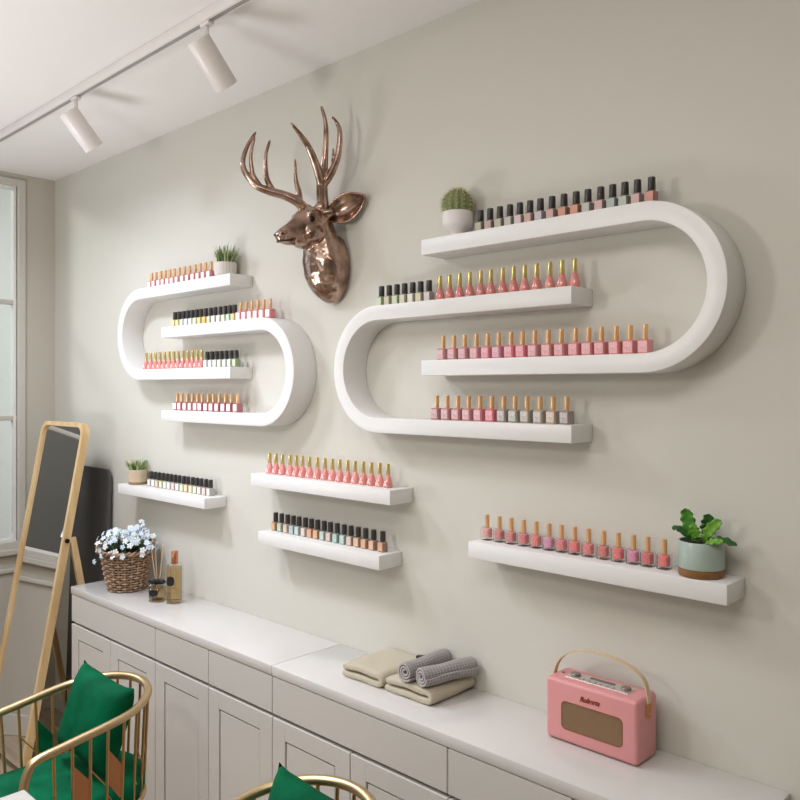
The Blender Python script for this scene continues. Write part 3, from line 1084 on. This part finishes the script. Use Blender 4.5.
LEAFM = [mat('leaf_green', (70, 132, 40), .4, vary=.25, vscale=60), mat('leaf_dark', (40, 92, 34), .4, vary=.2, vscale=60), mat('leaf_light', (112, 164, 58), .4, vary=.2, vscale=60)]
CD = (.35, -.9, .15)
rng = random.Random(4)
for pts, w, mi in (
        ([(-.010, -.008, .070), (-.018, -.010, .095), (-.026, -.010, .120), (-.030, -.012, .142)], .027, 0),
        ([(.004, .006, .070), (.008, .010, .092), (.010, .012, .112), (.012, .012, .132)], .028, 1),
        ([(.008, -.008, .070), (.016, -.010, .090), (.028, -.008, .108), (.044, -.004, .124)], .022, 2),
        ([(-.014, -.014, .070), (-.024, -.020, .086), (-.038, -.026, .098), (-.052, -.030, .100)], .016, 1),
        ([(.014, -.012, .070), (.034, -.018, .080), (.054, -.012, .082), (.078, -.006, .074)], .018, 1),
        ([(.012, -.022, .070), (.026, -.030, .078), (.044, -.030, .082), (.058, -.026, .082)], .016, 2),
        ([(-.002, -.014, .070), (.000, -.024, .080), (.006, -.032, .086), (.012, -.038, .088)], .018, 2),
        ([(-.006, -.004, .070), (-.006, -.012, .086), (-.008, -.018, .100), (-.010, -.022, .110)], .020, 2)):
    b = new()
    leaf(b, pts, w, CD if w > .019 else (.2, -.5, .8), wave=1.0, rng=rng)
    o = obj('leaf', b, LEAFM[mi], t, angle=180)
    sd = o.modifiers.new('solid', 'SOLIDIFY')
    sd.thickness = .0009


# ------------------------------------------------------------------ flower basket
t = thing('flower_basket', 'brown wicker basket of pale blue flowers on the left end of the sideboard', 'flower basket', (-3.101, -.137, TOPZ), .15)
M_wick = mat('wicker', (160, 130, 104), .6, vary=.5, vscale=60)
b = new()
H_, R0, R1 = .156, .069, .101
NST = 22
for rrow in range(15):
    z = .006 + rrow * .0104
    R = R0 + (R1 - R0) * (z / H_) ** .8
    pts = []
    for k in range(NST * 6):
        th = 2 * PI * k / (NST * 6)
        q = R + .0048 * math.sin(NST / 2 * th + (PI if rrow % 2 else 0))
        pts.append((q * math.cos(th), q * math.sin(th), z))
    tube(b, pts, .0038, 6, closed=True)
for k in range(NST):
    th = 2 * PI * (k + .5) / NST
    pts = [((R0 + (R1 - R0) * (z / H_) ** .8) * math.cos(th), (R0 + (R1 - R0) * (z / H_) ** .8) * math.sin(th), z) for z in (.002, .05, .1, .15)]
    tube(b, pts, .0036, 6)
obj('wicker_body', b, M_wick, t, angle=180)
b = new()
for ph in (0, PI):
    pts = []
    for k in range(120):
        th = 2 * PI * k / 120
        a = th * 14 + ph
        pts.append(((R1 + .004 + .0055 * math.cos(a)) * math.cos(th), (R1 + .004 + .0055 * math.cos(a)) * math.sin(th), .160 + .005 * math.sin(a)))
    tube(b, pts, .0052, 6, closed=True)
obj('rim', b, M_wick, t, angle=180)
b = new(); lathe(b, [(.0, .004), (R0 - .008, .004), (R1 - .010, .125), (0, .13)], 24, cap=False); obj('soil', b, M_soil, t)
for th in (-2.55, .75):
    b = new()
    ca, sa = math.cos(th), math.sin(th)
    for off in (0, PI):
        pts = []
        for k in range(25):
            u = k / 24
            a = PI * u
            x = (R1 + .006)
            y = .034 * math.cos(a)
            z = .150 + .048 * math.sin(a)
            tw = a * 5 + off
            x += .0035 * math.cos(tw)
            z += .0035 * math.sin(tw)
            pts.append((x * ca - y * sa, x * sa + y * ca, z))
        tube(b, pts, .0042, 6)
    obj('handle', b, M_wick, t, angle=180)
b = new()
rng = random.Random(21)
for i in range(170):
    th = rng.uniform(0, 2 * PI)
    q = .085 * math.sqrt(rng.random())
    p0 = Vector((q * math.cos(th), q * math.sin(th), .135))
    L = rng.uniform(.02, .07)
    out = Vector((math.cos(th) * q * 6 + rng.uniform(-.5, .5), math.sin(th) * q * 6 + rng.uniform(-.5, .5), rng.uniform(.5, 1.4))).normalized()
    p1 = p0 + out * L * .6 + Vector((0, 0, .01))
    p2 = p0 + out * L
    leaf(b, [p0, p1, p2], rng.uniform(.010, .018), (rng.uniform(-.4, .4), -.6, .8), N=6, mi=rng.choice((0, 1)), rng=rng)
obj('foliage', b, [mat('flower_leaf', (58, 78, 48), .5), mat('flower_leaf_dark', (38, 54, 34), .5)], t, angle=180)


def flower_mesh(m, r):
    bm = new()
    for k in range(5):
        a = 2 * PI * k / 5
        ca, sa = math.cos(a), math.sin(a)
        prof = [(0.0, .0008, 0), (.35, .22, .10), (.7, .38, .14), (.95, .30, .08), (1.06, .06, .02)]
        rowsv = []
        for x, w, z in prof:
            rowsv.append([bm.verts.new(((x * ca - y * sa) * r, (x * sa + y * ca) * r, (z + (abs(y) * .12)) * r)) for y in (-w, 0, w)])
        for i in range(4):
            for j in range(2):
                bm.faces.new((rowsv[i][j], rowsv[i][j + 1], rowsv[i + 1][j + 1], rowsv[i + 1][j]))
    v0 = len(bm.faces)
    sphere(bm, (0, 0, .14 * r), .16 * r, 6, 4)
    bm.faces.ensure_lookup_table()
    for f in bm.faces[v0:]:
        f.material_index = 1
    return mesh_of('flower', bm, [m, mat('flower_eye', (226, 222, 150), .6)], angle=180)


FM = [flower_mesh(mat('petal_pale_blue', (206, 220, 233), .6), .0112), flower_mesh(mat('petal_white_blue', (232, 238, 242), .6), .0120), flower_mesh(mat('petal_blue', (190, 208, 224), .6), .0104)]
rng = random.Random(31)
FP = []
tries = 0
while len(FP) < 90 and tries < 5000:
    tries += 1
    th = rng.uniform(0, 2 * PI)
    q = math.sqrt(rng.random())
    x, y = .130 * q * math.cos(th), .120 * q * math.sin(th)
    hgt = .176 + .056 * (1 - q ** 2) + rng.uniform(-.014, .030) - (.02 if q > .85 else 0)
    p = Vector((x, y, hgt))
    if all((p - o_).length > .0150 for o_ in FP):
        FP.append(p)
FP += [Vector(p) for p in ((-.150, -.035, .195), (-.132, -.05, .17), (-.14, -.03, .145), (-.136, -.06, .105), (-.135, -.02, .215), (.12, .03, .18), (.128, .0, .205), (.05, .04, .262), (.035, .045, .275))]
stems = new()
for p in FP:
    d = Vector((p.x * 3 + .25, p.y * 3 - .55, (p.z - .12) * 4)).normalized()
    d = (d + Vector((rng.uniform(-.4, .4), rng.uniform(-.4, .4), rng.uniform(-.2, .4)))).normalized()
    f = link('flower', rng.choice(FM), t, p, d.to_track_quat('Z', 'Y').to_euler())
    root_ = Vector((p.x * .5, p.y * .5, .135))
    tube(stems, catmull([root_, root_ * .5 + p * .5 + Vector((0, 0, .012)), p], 3), .0012, 4)
obj('flower_stems', stems, MC['flower_leaf'], t, angle=180)


# ------------------------------------------------------------------ scent bottles
M_amber = thin_glass('amber_liquid', (238, 222, 190), .25, .08)
M_copper = mat('copper_cap', (206, 140, 104), .22, .9)
M_tagb = mat('black_label', (22, 20, 22), .5)


def glass_body(t, w, h, r, liquid_h, angle=0.0):
    c = new()
    rr_loft(c, [(0, w - .004, w - .004, r), (.002, w, w, r), (h - .008, w, w, r), (h - .001, w - .014, w - .014, r * .8), (h, .02, .02, .009)], 5)
    obj('glass', c, M_glass, t)
    c = new()
    rr_loft(c, [(.007, w - .010, w - .010, r * .8), (.009, w - .007, w - .007, r * .85), (liquid_h, w - .007, w - .007, r * .85), (liquid_h + .001, w - .009, w - .009, r * .8)], 5)
    obj('liquid', c, M_amber, t)


def oval_label(t, w, h, z, y, xoff):
    c = new()
    pts = [(xoff + w / 2 * math.copysign(abs(math.cos(a)) ** .7, math.cos(a)), z + h / 2 * math.copysign(abs(math.sin(a)) ** .8, math.sin(a))) for a in [2 * PI * k / 24 for k in range(24)]]
    rings(c, [[Vector((px, y - .0008, pz)) for px, pz in pts], [Vector((px, y + .0008, pz)) for px, pz in pts]])
    obj('label', c, M_tagb, t)


t = thing('reed_diffuser', 'small glass reed diffuser with a black bow beside the flower basket', 'reed diffuser', (-2.840, -.143, TOPZ), .7)
glass_body(t, .060, .070, .016, .050)
c = new(); lathe(c, [(.013, .066), (.014, .067), (.014, .083), (.009, .084)], 20); obj('collar', c, M_tagb, t)
c = new()
for s in (-1, 1):
    sphere(c, (s * .019, -.012, .078), .012, 12, 8, (1.35, .6, .85))
sphere(c, (0, -.016, .078), .006, 10, 6)
obj('bow', c, M_tagb, t, angle=180)
oval_label(t, .034, .026, .036, -.0303, -.006)
for k, (dx, dy) in enumerate(((-.028, .0), (-.018, .02), (.018, .01), (.024, -.006), (.012, .022), (-.006, -.012))):
    c = new()
    cyl(c, (dx * .1, dy * .1, .03), (dx, dy, .215), .0016, None, 6)
    obj('reed', c, mat('reed_wood', (206, 178, 140), .7), t)

t = thing('room_spray', 'tall amber glass spray bottle with copper cap standing beside the reed diffuser', 'scent bottle', (-2.768, -.112, TOPZ), .7)
glass_body(t, .052, .152, .007, .138)
c = new(); lathe(c, [(.012, .150), (.0128, .151), (.0128, .197), (.0118, .1985)], 24); obj('cap', c, M_copper, t)
c = new(); cyl(c, (0, 0, .02), (0, 0, .15), .0015, None, 6); obj('dip_tube', c, mat('tube_clear', (230, 225, 215), .3), t)
oval_label(t, .030, .036, .088, -.0263, -.008)


# ------------------------------------------------------------------ towels
M_towel = mat('beige_towel', (190, 180, 158), .95, sheen=.2, bump=.5, bscale=260)


def waffle():
    m = mat('grey_waffle_towel', (150, 144, 142), .95, sheen=.2)
    nt = m.node_tree
    p = nt.nodes['Principled BSDF']
    tc = nt.nodes.new('ShaderNodeTexCoord')
    sp = nt.nodes.new('ShaderNodeSeparateXYZ')
    nt.links.new(tc.outputs['Object'], sp.inputs[0])
    at = nt.nodes.new('ShaderNodeMath'); at.operation = 'ARCTAN2'
    nt.links.new(sp.outputs['X'], at.inputs[0]); nt.links.new(sp.outputs['Z'], at.inputs[1])
    m1 = nt.nodes.new('ShaderNodeMath'); m1.operation = 'MULTIPLY'; m1.inputs[1].default_value = 18
    nt.links.new(at.outputs[0], m1.inputs[0])
    s1 = nt.nodes.new('ShaderNodeMath'); s1.operation = 'SINE'; nt.links.new(m1.outputs[0], s1.inputs[0])
    m2 = nt.nodes.new('ShaderNodeMath'); m2.operation = 'MULTIPLY'; m2.inputs[1].default_value = 620
    nt.links.new(sp.outputs['Y'], m2.inputs[0])
    s2 = nt.nodes.new('ShaderNodeMath'); s2.operation = 'SINE'; nt.links.new(m2.outputs[0], s2.inputs[0])
    mx = nt.nodes.new('ShaderNodeMath'); mx.operation = 'MAXIMUM'
    nt.links.new(s1.outputs[0], mx.inputs[0]); nt.links.new(s2.outputs[0], mx.inputs[1])
    mr = nt.nodes.new('ShaderNodeMapRange')
    mr.inputs['From Min'].default_value = .55
    mr.inputs['From Max'].default_value = 1.0
    nt.links.new(mx.outputs[0], mr.inputs['Value'])
    r = nt.nodes.new('ShaderNodeMix'); r.data_type = 'RGBA'
    r.inputs[6].default_value = rgb((146, 139, 139)); r.inputs[7].default_value = rgb((178, 171, 168))
    nt.links.new(mr.outputs[0], r.inputs[0])
    nt.links.new(r.outputs[2], p.inputs['Base Color'])
    bp = nt.nodes.new('ShaderNodeBump'); bp.inputs['Strength'].default_value = .6; bp.inputs['Distance'].default_value = .003
    nt.links.new(mr.outputs[0], bp.inputs['Height']); nt.links.new(bp.outputs['Normal'], p.inputs['Normal'])
    return m


M_waffle = waffle()


def ribbon_profile(path, th):
    """closed outline of a thick 2-D ribbon with rounded ends"""
    n = len(path)
    L, R = [], []
    for i in range(n):
        a = path[max(i - 1, 0)]
        c_ = path[min(i + 1, n - 1)]
        d = Vector((c_[0] - a[0], c_[1] - a[1])).normalized()
        nrm = Vector((-d.y, d.x))
        p = Vector(path[i])
        L.append(p + nrm * th / 2)
        R.append(p - nrm * th / 2)
    d1 = (Vector(path[-1]) - Vector(path[-2])).normalized()
    d0 = (Vector(path[0]) - Vector(path[1])).normalized()
    cap1 = [Vector(path[-1]) + d1 * th * .35]
    cap0 = [Vector(path[0]) + d0 * th * .35]
    return L + cap1 + R[::-1] + cap0


def ribbon_strip(bm, path, th, y0, y1, ysegs=8, round_=.006, wob=0.0, rng=random):
    """sweep the ribbon along Y; ends pinched so the edges look soft"""
    n = len(path)
    rs = []
    ys = [0, .004, .012] + [.012 + (1 - .024) * k / ysegs for k in range(1, ysegs)] + [1 - .012, 1 - .004, 1]
    for t_ in ys:
        y = y0 + (y1 - y0) * t_
        e = min(t_, 1 - t_) * abs(y1 - y0)
        f = 1.0 if e > round_ else .35 + .65 * math.sqrt(max(0, 1 - (1 - e / round_) ** 2))
        prof = ribbon_profile(path, th * f)
        rs.append([Vector((p[0] + wob * .6 * math.sin(y * 60 + p[1] * 90), y, p[1] + wob * math.sin(y * 47 + p[0] * 70))) for p in prof])
    vr = [[bm.verts.new(p) for p in r] for r in rs]
    m = len(vr[0])
    for i in range(len(vr) - 1):
        for k in range(m):
            bm.faces.new((vr[i][k], vr[i][(k + 1) % m], vr[i + 1][(k + 1) % m], vr[i + 1][k]))
    # end caps as quads across the ribbon
    for r in (vr[0], vr[-1]):
        Ls = r[:n]
        c1 = r[n]
        Rs = r[n + 1:2 * n + 1][::-1]
        c0 = r[2 * n + 1]
        for i in range(n - 1):
            bm.faces.new((Ls[i], Ls[i + 1], Rs[i + 1], Rs[i]))
        bm.faces.new((Ls[-1], c1, Rs[-1]))
        bm.faces.new((Ls[0], Rs[0], c0))


def folded_towel(loc, rz, w, d, label):
    th = .0185
    h = .0135
    path = []
    for k in range(10):
        u = k / 9
        path.append((-w / 2 + u * (w - .018), th / 2 + .0005))
    for k in range(1, 8):
        a = -PI / 2 + PI * k / 8
        path.append((w / 2 - .018 + .0115 * math.cos(a), th / 2 + .0115 + .0115 * math.sin(a)))
    for k in range(12):
        u = k / 11
        bulge = .0012 * math.sin(PI * u)
        path.append((w / 2 - .018 - u * (w - .022), th / 2 + .0235 + bulge - (.0035 * max(0, u - .8) * 5)))
    bm = new()
    ribbon_strip(bm, path, th, -d / 2, d / 2, 10, .008, .0011)
    o = obj('folded_towel', bm, M_towel, None, angle=180, loc=loc, rot=(0, 0, rz))
    tag(o, label, 'towel', 'folded beige towels')
    return o


folded_towel((-1.637, -.098, TOPZ), .02, .156, .186, 'flat folded beige towel on the sideboard, left one of the pair')
folded_towel((-1.461, -.096, TOPZ), .01, .168, .182, 'folded beige towel under the two rolled grey towels')


def rolled_towel(loc, rz, L, label, a0, tilt=0):
    path = []
    turns = 2.7
    N = 70
    for k in range(N + 1):
        u = k / N
        a = a0 + turns * 2 * PI * u
        r = .0045 + .0200 * u
        path.append((r * math.cos(a), r * math.sin(a)))
    bm = new()
    ribbon_strip(bm, path, .0066, -L / 2, L / 2, 14, .004, .0013)
    o = obj('rolled_towel', bm, M_waffle, None, angle=180, loc=loc, rot=(tilt, 0, rz))
    tag(o, label, 'towel', 'rolled grey towels')


rolled_towel((-1.470, -.104, TOPZ + .0440 + .0272), .02, .178, 'rolled grey waffle towel on top, the left and rear roll', 1.2)
rolled_towel((-1.394, -.102, TOPZ + .0440 + .0272), -.22, .178, 'rolled grey waffle towel on top, the right roll nearer the radio', 1.9)

b = new()
box(b, -.035, -.008, 0, .035, .008, .010, .002, 2)
o = obj('hair_clip', b, M_black, None, loc=(-1.541, -.020, TOPZ + .0465), rot=(0, -.12, .12))
tag(o, 'small black clip lying behind the rolled grey towels', 'clip')


# ------------------------------------------------------------------ pink radio
RX0, RW, RD, RH = -1.069, .236, .094, .145
M_pink = mat('pink_leatherette', (220, 150, 150), .42, bump=.12, bscale=420)
radio = thing('radio', 'pink retro portable radio with a strap handle on the right sideboard', 'radio', (RX0 + RW / 2, -.078, TOPZ))
b = new()
# body with a recessed grille opening: rounded box
box(b, -RW / 2, -RD / 2, .002, RW / 2, RD / 2, RH, .010, 4)
body = obj('body', b, M_pink, radio, angle=60)
b = new()
for sx in (-1, 1):
    for sy in (-1, 1):
        lathe(b, [(.006, 0), (.006, .004)], 12, (sx * (RW / 2 - .02), sy * (RD / 2 - .016), 0))
obj('foot', b, M_black, radio)


def frame_xz(bm, w, h, r, wd, y0, y1, cx, cz):
    """rounded rectangular bezel ring in XZ"""
    o = rrect(w, h, r, 5)
    i = rrect(w - 2 * wd, h - 2 * wd, max(r - wd, .002), 5)
    rs = [[Vector((cx + p[0], y1, cz + p[1])) for p in o], [Vector((cx + p[0], y0 + .0012, cz + p[1])) for p in o], [Vector((cx + p[0] * .985, y0, cz + p[1] * .985)) for p in o],
          [Vector((cx + p[0], y0, cz + p[1])) for p in i], [Vector((cx + p[0], y1, cz + p[1])) for p in i]]
    rings(bm, rs, closed=True)


yF = -RD / 2
b = new()
frame_xz(b, .158, .066, .012, .0022, yF - .0012, yF + .004, .004, .066)
obj('grille_bezel', b, mat('brass_bezel', (150, 104, 76), .4, .6), radio)


def grille_mat():
    m = speckle('grille_cloth', (146, 116, 84), (110, 84, 60), 700, .6)
    return m


b = new()
pts = rrect(.1545, .0625, .010, 5)
rings(b, [[Vector((.004 + p[0], yF - .0003, .066 + p[1])) for p in pts], [Vector((.004 + p[0], yF + .004, .066 + p[1])) for p in pts]])
obj('speaker_grille', b, grille_mat(), radio)

cu = bpy.data.curves.new('logo_text', 'FONT')
cu.body = 'Roberts'
cu.size = .0155
cu.shear = .35
cu.extrude = .0006
cu.offset = .0006
cu.align_x = 'CENTER'
tmp = bpy.data.objects.new('logo_tmp', cu)
COL.objects.link(tmp)
bpy.context.view_layer.update()
me = bpy.data.meshes.new_from_object(tmp.evaluated_get(bpy.context.evaluated_depsgraph_get()))
bpy.data.objects.remove(tmp)
me.materials.clear()
me.materials.append(mat('logo_copper', (150, 66, 40), .35, .4))
lg = link('logo', me, radio, (.000, yF - .0005, .1105), (PI / 2, -.03, 0))

# control panel on top
b = new()
box(b, -.082, -.021, RH - .001, .082, .021, RH + .0012, .0008, 1)
panel = obj('control_panel', b, mat('panel_silver', (206, 196, 192), .32, .5), radio)
for x in (-.064, .066):
    b = new()
    lathe(b, [(.0115, RH + .001), (.0115, RH + .006), (.010, RH + .0075), (.0, RH + .0075)], 24, (x, 0, 0))
    obj('knob', b, mat('knob_metal', (150, 140, 134), .3, .8), panel)
b = new()
box(b, -.030, .003, RH + .001, .034, .015, RH + .0022, .0006, 1)
obj('display', b, mat('display_grey', (96, 90, 86), .2), panel)
for k in range(6):
    b = new()
    x = -.040 + k * .0155
    box(b, x - .005, -.014, RH + .001, x + .005, -.007, RH + .0032, .0008, 1)
    obj('button', b, mat('button_grey', (168, 158, 152), .4), panel)
for x in (-.098,):
    b = new()
    lathe(b, [(.004, RH - .001), (.004, RH + .002)], 12, (x, 0, 0))
    obj('stud', b, mat('knob_metal', (150, 140, 134), .3, .8), radio)

# strap handle: from the left end up and over to the right side
b = new()
hp = catmull([(-RW / 2 - .0025, 0, .118), (-RW / 2 - .0015, 0, .150), (-RW / 2 + .020, 0, .185), (-RW / 2 + .066, 0, .208), (.004, 0, .213), (RW / 2 - .055, 0, .205), (RW / 2 - .012, 0, .184), (RW / 2 + .001, 0, .152), (RW / 2 + .0028, 0, .116)], 6)
tube(b, hp, 1.0, flat=(.0150, .0026), up=(0, 0, 1))
hd = obj('handle', b, mat('cream_strap', (214, 192, 158), .5), radio, angle=50)
for s in (-1, 1):
    b = new()
    x = s * (RW / 2 + .0024)
    pts = [(y, z) for y, z in ((-.0088, .130), (.0088, .130), (.0088, .106), (.0045, .098), (-.0045, .098), (-.0088, .106))]
    rings(b, [[Vector((x - .0022, y, z)) for y, z in pts], [Vector((x + .0022, y, z)) for y, z in pts]])
    obj('handle_tab', b, mat('tan_strap_end', (196, 132, 78), .5), hd)
    b = new()
    sphere(b, (x + s * .0025, 0, .108), .0028, 10, 6)
    obj('rivet', b, M_gold, hd)


# ------------------------------------------------------------------ leaning mirror
TILT = math.tan(math.radians(10.5))
MX0, MX1, MYT, MZT = -3.876, -3.430, -.150, 1.478
mir = thing('standing_mirror', 'tall wooden framed mirror on a rear leg, leaning beside the sideboard', 'mirror', ((MX0 + MX1) / 2, MYT - MZT * TILT, 0))
LEN = MZT / math.cos(math.radians(10.5))
HW = (MX1 - MX0) / 2
mrot = Matrix.Rotation(-math.radians(10.5), 4, 'X')


def stadium_frame(bm, w, h0, h1, rad, wd, y0, y1):
    def outl(w_, r_, za, zb):
        p = [(w_, za), (w_, zb - r_)]
        for k in range(1, 9):
            a = PI / 2 * k / 8
            p.append((w_ - r_ + r_ * math.cos(a), zb - r_ + r_ * math.sin(a)))
        q = [(-x, z) for x, z in p[::-1]]
        return p + q
    o = outl(w, rad, h0, h1)
    i = outl(w - wd, rad - wd * .6, h0, h1 - wd)
    rs = []
    for po, pi in zip(o, i):
        rs.append([Vector((po[0], y0, po[1])), Vector((pi[0], y0, pi[1])), Vector((pi[0], y1, pi[1])), Vector((po[0], y1, po[1]))])
    rings(bm, rs)


b = new()
stadium_frame(b, HW, 0.03, LEN, .055, .020, -.016, .016)
for s in (-1, 1):
    sphere(b, (s * (HW - .012), 0, .03), .012, 8, 6)
xform(b, b.verts[:], mrot)
obj('frame', b, M_ash, mir, angle=40)
b = new()
def mo(w_, r_, za, zb):
    p = [(w_, za), (w_, zb - r_)]
    for k in range(1, 9):
        a = PI / 2 * k / 8
        p.append((w_ - r_ + r_ * math.cos(a), zb - r_ + r_ * math.sin(a)))
    return p + [(-x, z) for x, z in p[::-1]]
pts = mo(HW - .020, .042, .035, LEN - .021)
rings(b, [[Vector((x, -.006, z)) for x, z in pts], [Vector((x, .004, z)) for x, z in pts]])
xform(b, b.verts[:], mrot)
obj('mirror_glass', b, M_mirror, mir, smooth=False)
pz = .975
for s in (-1, 1):
    b = new()
    py = pz * TILT
    x = s * (HW + .014) if s < 0 else HW - .008
    y_end = -(MYT - MZT * TILT) - .035
    tube(b, [(s * (HW - .008), py + .026, pz + .01), (s * (HW - .008), y_end, .004)], 1.0, flat=(.026, .022), up=(1, 0, 0))
    obj('rear_leg', b, M_ash, mir, angle=40)
    b = new()
    cyl(b, (s * (HW - .012), py, pz), (s * (HW + .005), py, pz), .010, None, 14)
    obj('pivot_knob', b, M_black, mir)


# flat dark shape with round corners, leaning behind the mirror
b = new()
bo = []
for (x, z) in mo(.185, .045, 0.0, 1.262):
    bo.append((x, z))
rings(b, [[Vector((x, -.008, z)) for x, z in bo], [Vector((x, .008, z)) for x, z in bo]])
o = obj('dark_shape', b, mat('dark_shape_charcoal', (78, 74, 72), .55), None, loc=(-3.672, -.062, .0), rot=(-math.atan2(.045, 1.262), 0, 0))
tag(o, 'dark charcoal round-cornered shape leaning on the wall behind the mirror', 'board')


# ------------------------------------------------------------------ gold barrel chairs
def make_chair(loc, label):
    t = thing('barrel_chair', label, 'chair', loc, 0, 'gold barrel chairs at the table')
    R = .190
    cy = .038

    def rim(u):
        """u 0..1 from right front to left front"""
        Ls, La = .200, PI * R
        tot = 2 * Ls + La
        d = u * tot
        if d < Ls:
            p = Vector((R, cy - Ls + d, 0))
        elif d < Ls + La:
            a = (d - Ls) / R
            p = Vector((R * math.cos(a), cy + R * math.sin(a), 0))
        else:
            p = Vector((-R, cy - (d - Ls - La), 0))
        v = (p.y - (cy - Ls)) / (R + Ls)
        p.z = .646 + .061 * v
        return p
    up_pts = [rim(k / 48) for k in range(49)]
    r0, r1 = up_pts[0], up_pts[-1]
    pre = [Vector((r0.x - .004, r0.y - .052, .02)), Vector((r0.x - .004, r0.y - .048, .40)), Vector((r0.x - .002, r0.y - .045, .54)), Vector((r0.x, r0.y - .040, .598)), Vector((r0.x, r0.y - .024, .634))]
    post = [Vector((-p.x, p.y, p.z)) for p in pre[::-1]]
    c = new()
    tube(c, catmull(pre + up_pts[::3] + post, 3), .0125, 10)
    obj('top_rail', c, M_gold, t, angle=180)

    # seat ring and rear legs
    def low(u, z, k=.93):
        p = rim(u)
        return Vector((p.x * k, cy + (p.y - cy) * k, z))
    c = new()
    tube(c, [low(k / 40, .400) for k in range(41)] + [], .010, 8)
    tube(c, [low(0, .400), low(1, .400)], .010, 8)
    obj('seat_ring', c, M_gold, t, angle=180)
    for s in (-1, 1):
        c = new()
        tube(c, [(s * .10, .15, .40), (s * .125, .185, .01)], [.011, .009], 10)
        obj('leg', c, M_gold, t)
    n = 19
    us = [.035 + .93 * k / (n - 1) for k in range(n)]
    for u in us:
        c = new()
        a = rim(u)
        tube(c, [a + Vector((0, 0, -.004)), low(u, .400)], .0046, 8)
        obj('spindle', c, M_gold2, t)

    def on(u, f):
        """point on the spindle surface, f 0 at ring .. 1 at rail"""
        a, b_ = low(u, .400), rim(u)
        return a + (b_ - a) * f
    # slanting accent rods and leather lozenges between neighbouring spindles
    for i in (1, 2, 3, 5, 6, 11, 12, 14, 15, 16):
        ua, ub = us[i], us[i + 1]
        fa, fb = (.62, .36) if i < 9 else (.36, .62)
        c = new()
        tube(c, [on(ua, fa), on(ub, fb)], .0022, 6)
        tube(c, [on(ua, fa - .34), on(ub, fb - .34)], .0022, 6)
        obj('accent_rod', c, M_gold2, t)
    for i in (1, 3, 12, 15):
        ua, ub = us[i], us[i + 1]
        fa, fb = (.76, .50) if i < 9 else (.50, .76)
        c = new()
        q = [on(ua, fa), on(ub, fb), on(ub, fb - .36), on(ua, fa - .36)]
        nrm = (q[1] - q[0]).cross(q[2] - q[0]).normalized() * .0022
        rings(c, [[p + nrm for p in q], [p - nrm for p in q]])
        for f_ in c.faces:
            f_.normal_update()
            if (f_.calc_center_median() - Vector((0, cy - .05, .55))).dot(nrm) * (1 if (f_.calc_center_median() - (q[0] + q[2]) / 2).dot(nrm) > 0 else -1) < 0:
                f_.material_index = 1
        o_ = obj('leather_panel', c, [M_leather, M_velvet], t, smooth=False)
    # seat
    c = new()
    outl = []
    for k in range(33):
        p = low(k / 32, 0, .955)
        outl.append((p.x, p.y))
    fr = [(-.165 + .33 * k / 10, cy - .215 * .955 - .075 + .02 * abs(k / 5 - 1) ** 2) for k in range(11)]
    outl = outl + fr
    cxm, cym = 0, -.02
    rs = []
    for f, z in ((.90, .404), (.97, .410), (1.0, .425), (1.0, .452), (.975, .468), (.90, .477), (.6, .483), (.2, .485)):
        rs.append([Vector((cxm + (x - cxm) * f, cym + (y - cym) * f, z)) for x, y in outl])
    rings(c, rs)
    obj('seat', c, M_velvet, t, angle=60)
    return t


make_chair((-2.362, -.70, 0), 'gold barrel chair with green velvet seat at the lower left, beside the mirror')
make_chair((-1.362, -.70, 0), 'gold barrel chair at bottom centre with mostly its top rail showing')


def cushion(loc, rot, label, sz=.265):
    N = 22
    c = new()
    top, bot = [], []
    for i in range(N + 1):
        rt, rb = [], []
        for j in range(N + 1):
            u, v = i / N * 2 - 1, j / N * 2 - 1
            # edges pulled in between the corners
            x = u * sz / 2 * (1 - .10 * (1 - v * v) * abs(u) ** 3)
            z = v * sz / 2 * (1 - .13 * (1 - u * u) * abs(v) ** 3)
            th = .058 * ((1 - u ** 4) * (1 - v ** 4)) ** .62
            rt.append(c.verts.new((x, -th, z)))
            rb.append(rt[-1] if (i in (0, N) or j in (0, N)) else c.verts.new((x, th, z)))
        top.append(rt)
        bot.append(rb)
    for i in range(N):
        for j in range(N):
            c.faces.new((top[i][j], top[i + 1][j], top[i + 1][j + 1], top[i][j + 1]))
            c.faces.new((bot[i][j], bot[i][j + 1], bot[i + 1][j + 1], bot[i + 1][j]))
    o = obj('cushion', c, M_velvet, None, angle=180, loc=loc, rot=rot)
    tag(o, label, 'cushion', 'green velvet cushions')


cushion((-2.345, -.628, .636), (-.26, 0.12, .12), 'emerald green velvet cushion standing in the left gold chair')
cushion((-1.349, -.628, .636), (-.26, 0.12, .12), 'emerald green velvet cushion tip showing in the bottom centre chair')

# ------------------------------------------------------------------ manicure table (only a corner shows)
t = thing('manicure_table', 'white table corner in front of the left gold chair', 'table', (-1.142, -1.28, 0))
b = new()
box(b, -.70, -.25, .712, .70, .25, .740, .003)
obj('tabletop', b, M_top, t)
for sx in (-1, 1):
    for sy in (-1, 1):
        b = new()
        box(b, sx * .66 - .02, sy * .21 - .02, 0, sx * .66 + .02, sy * .21 + .02, .713, .002)
        obj('leg', b, M_cab, t)
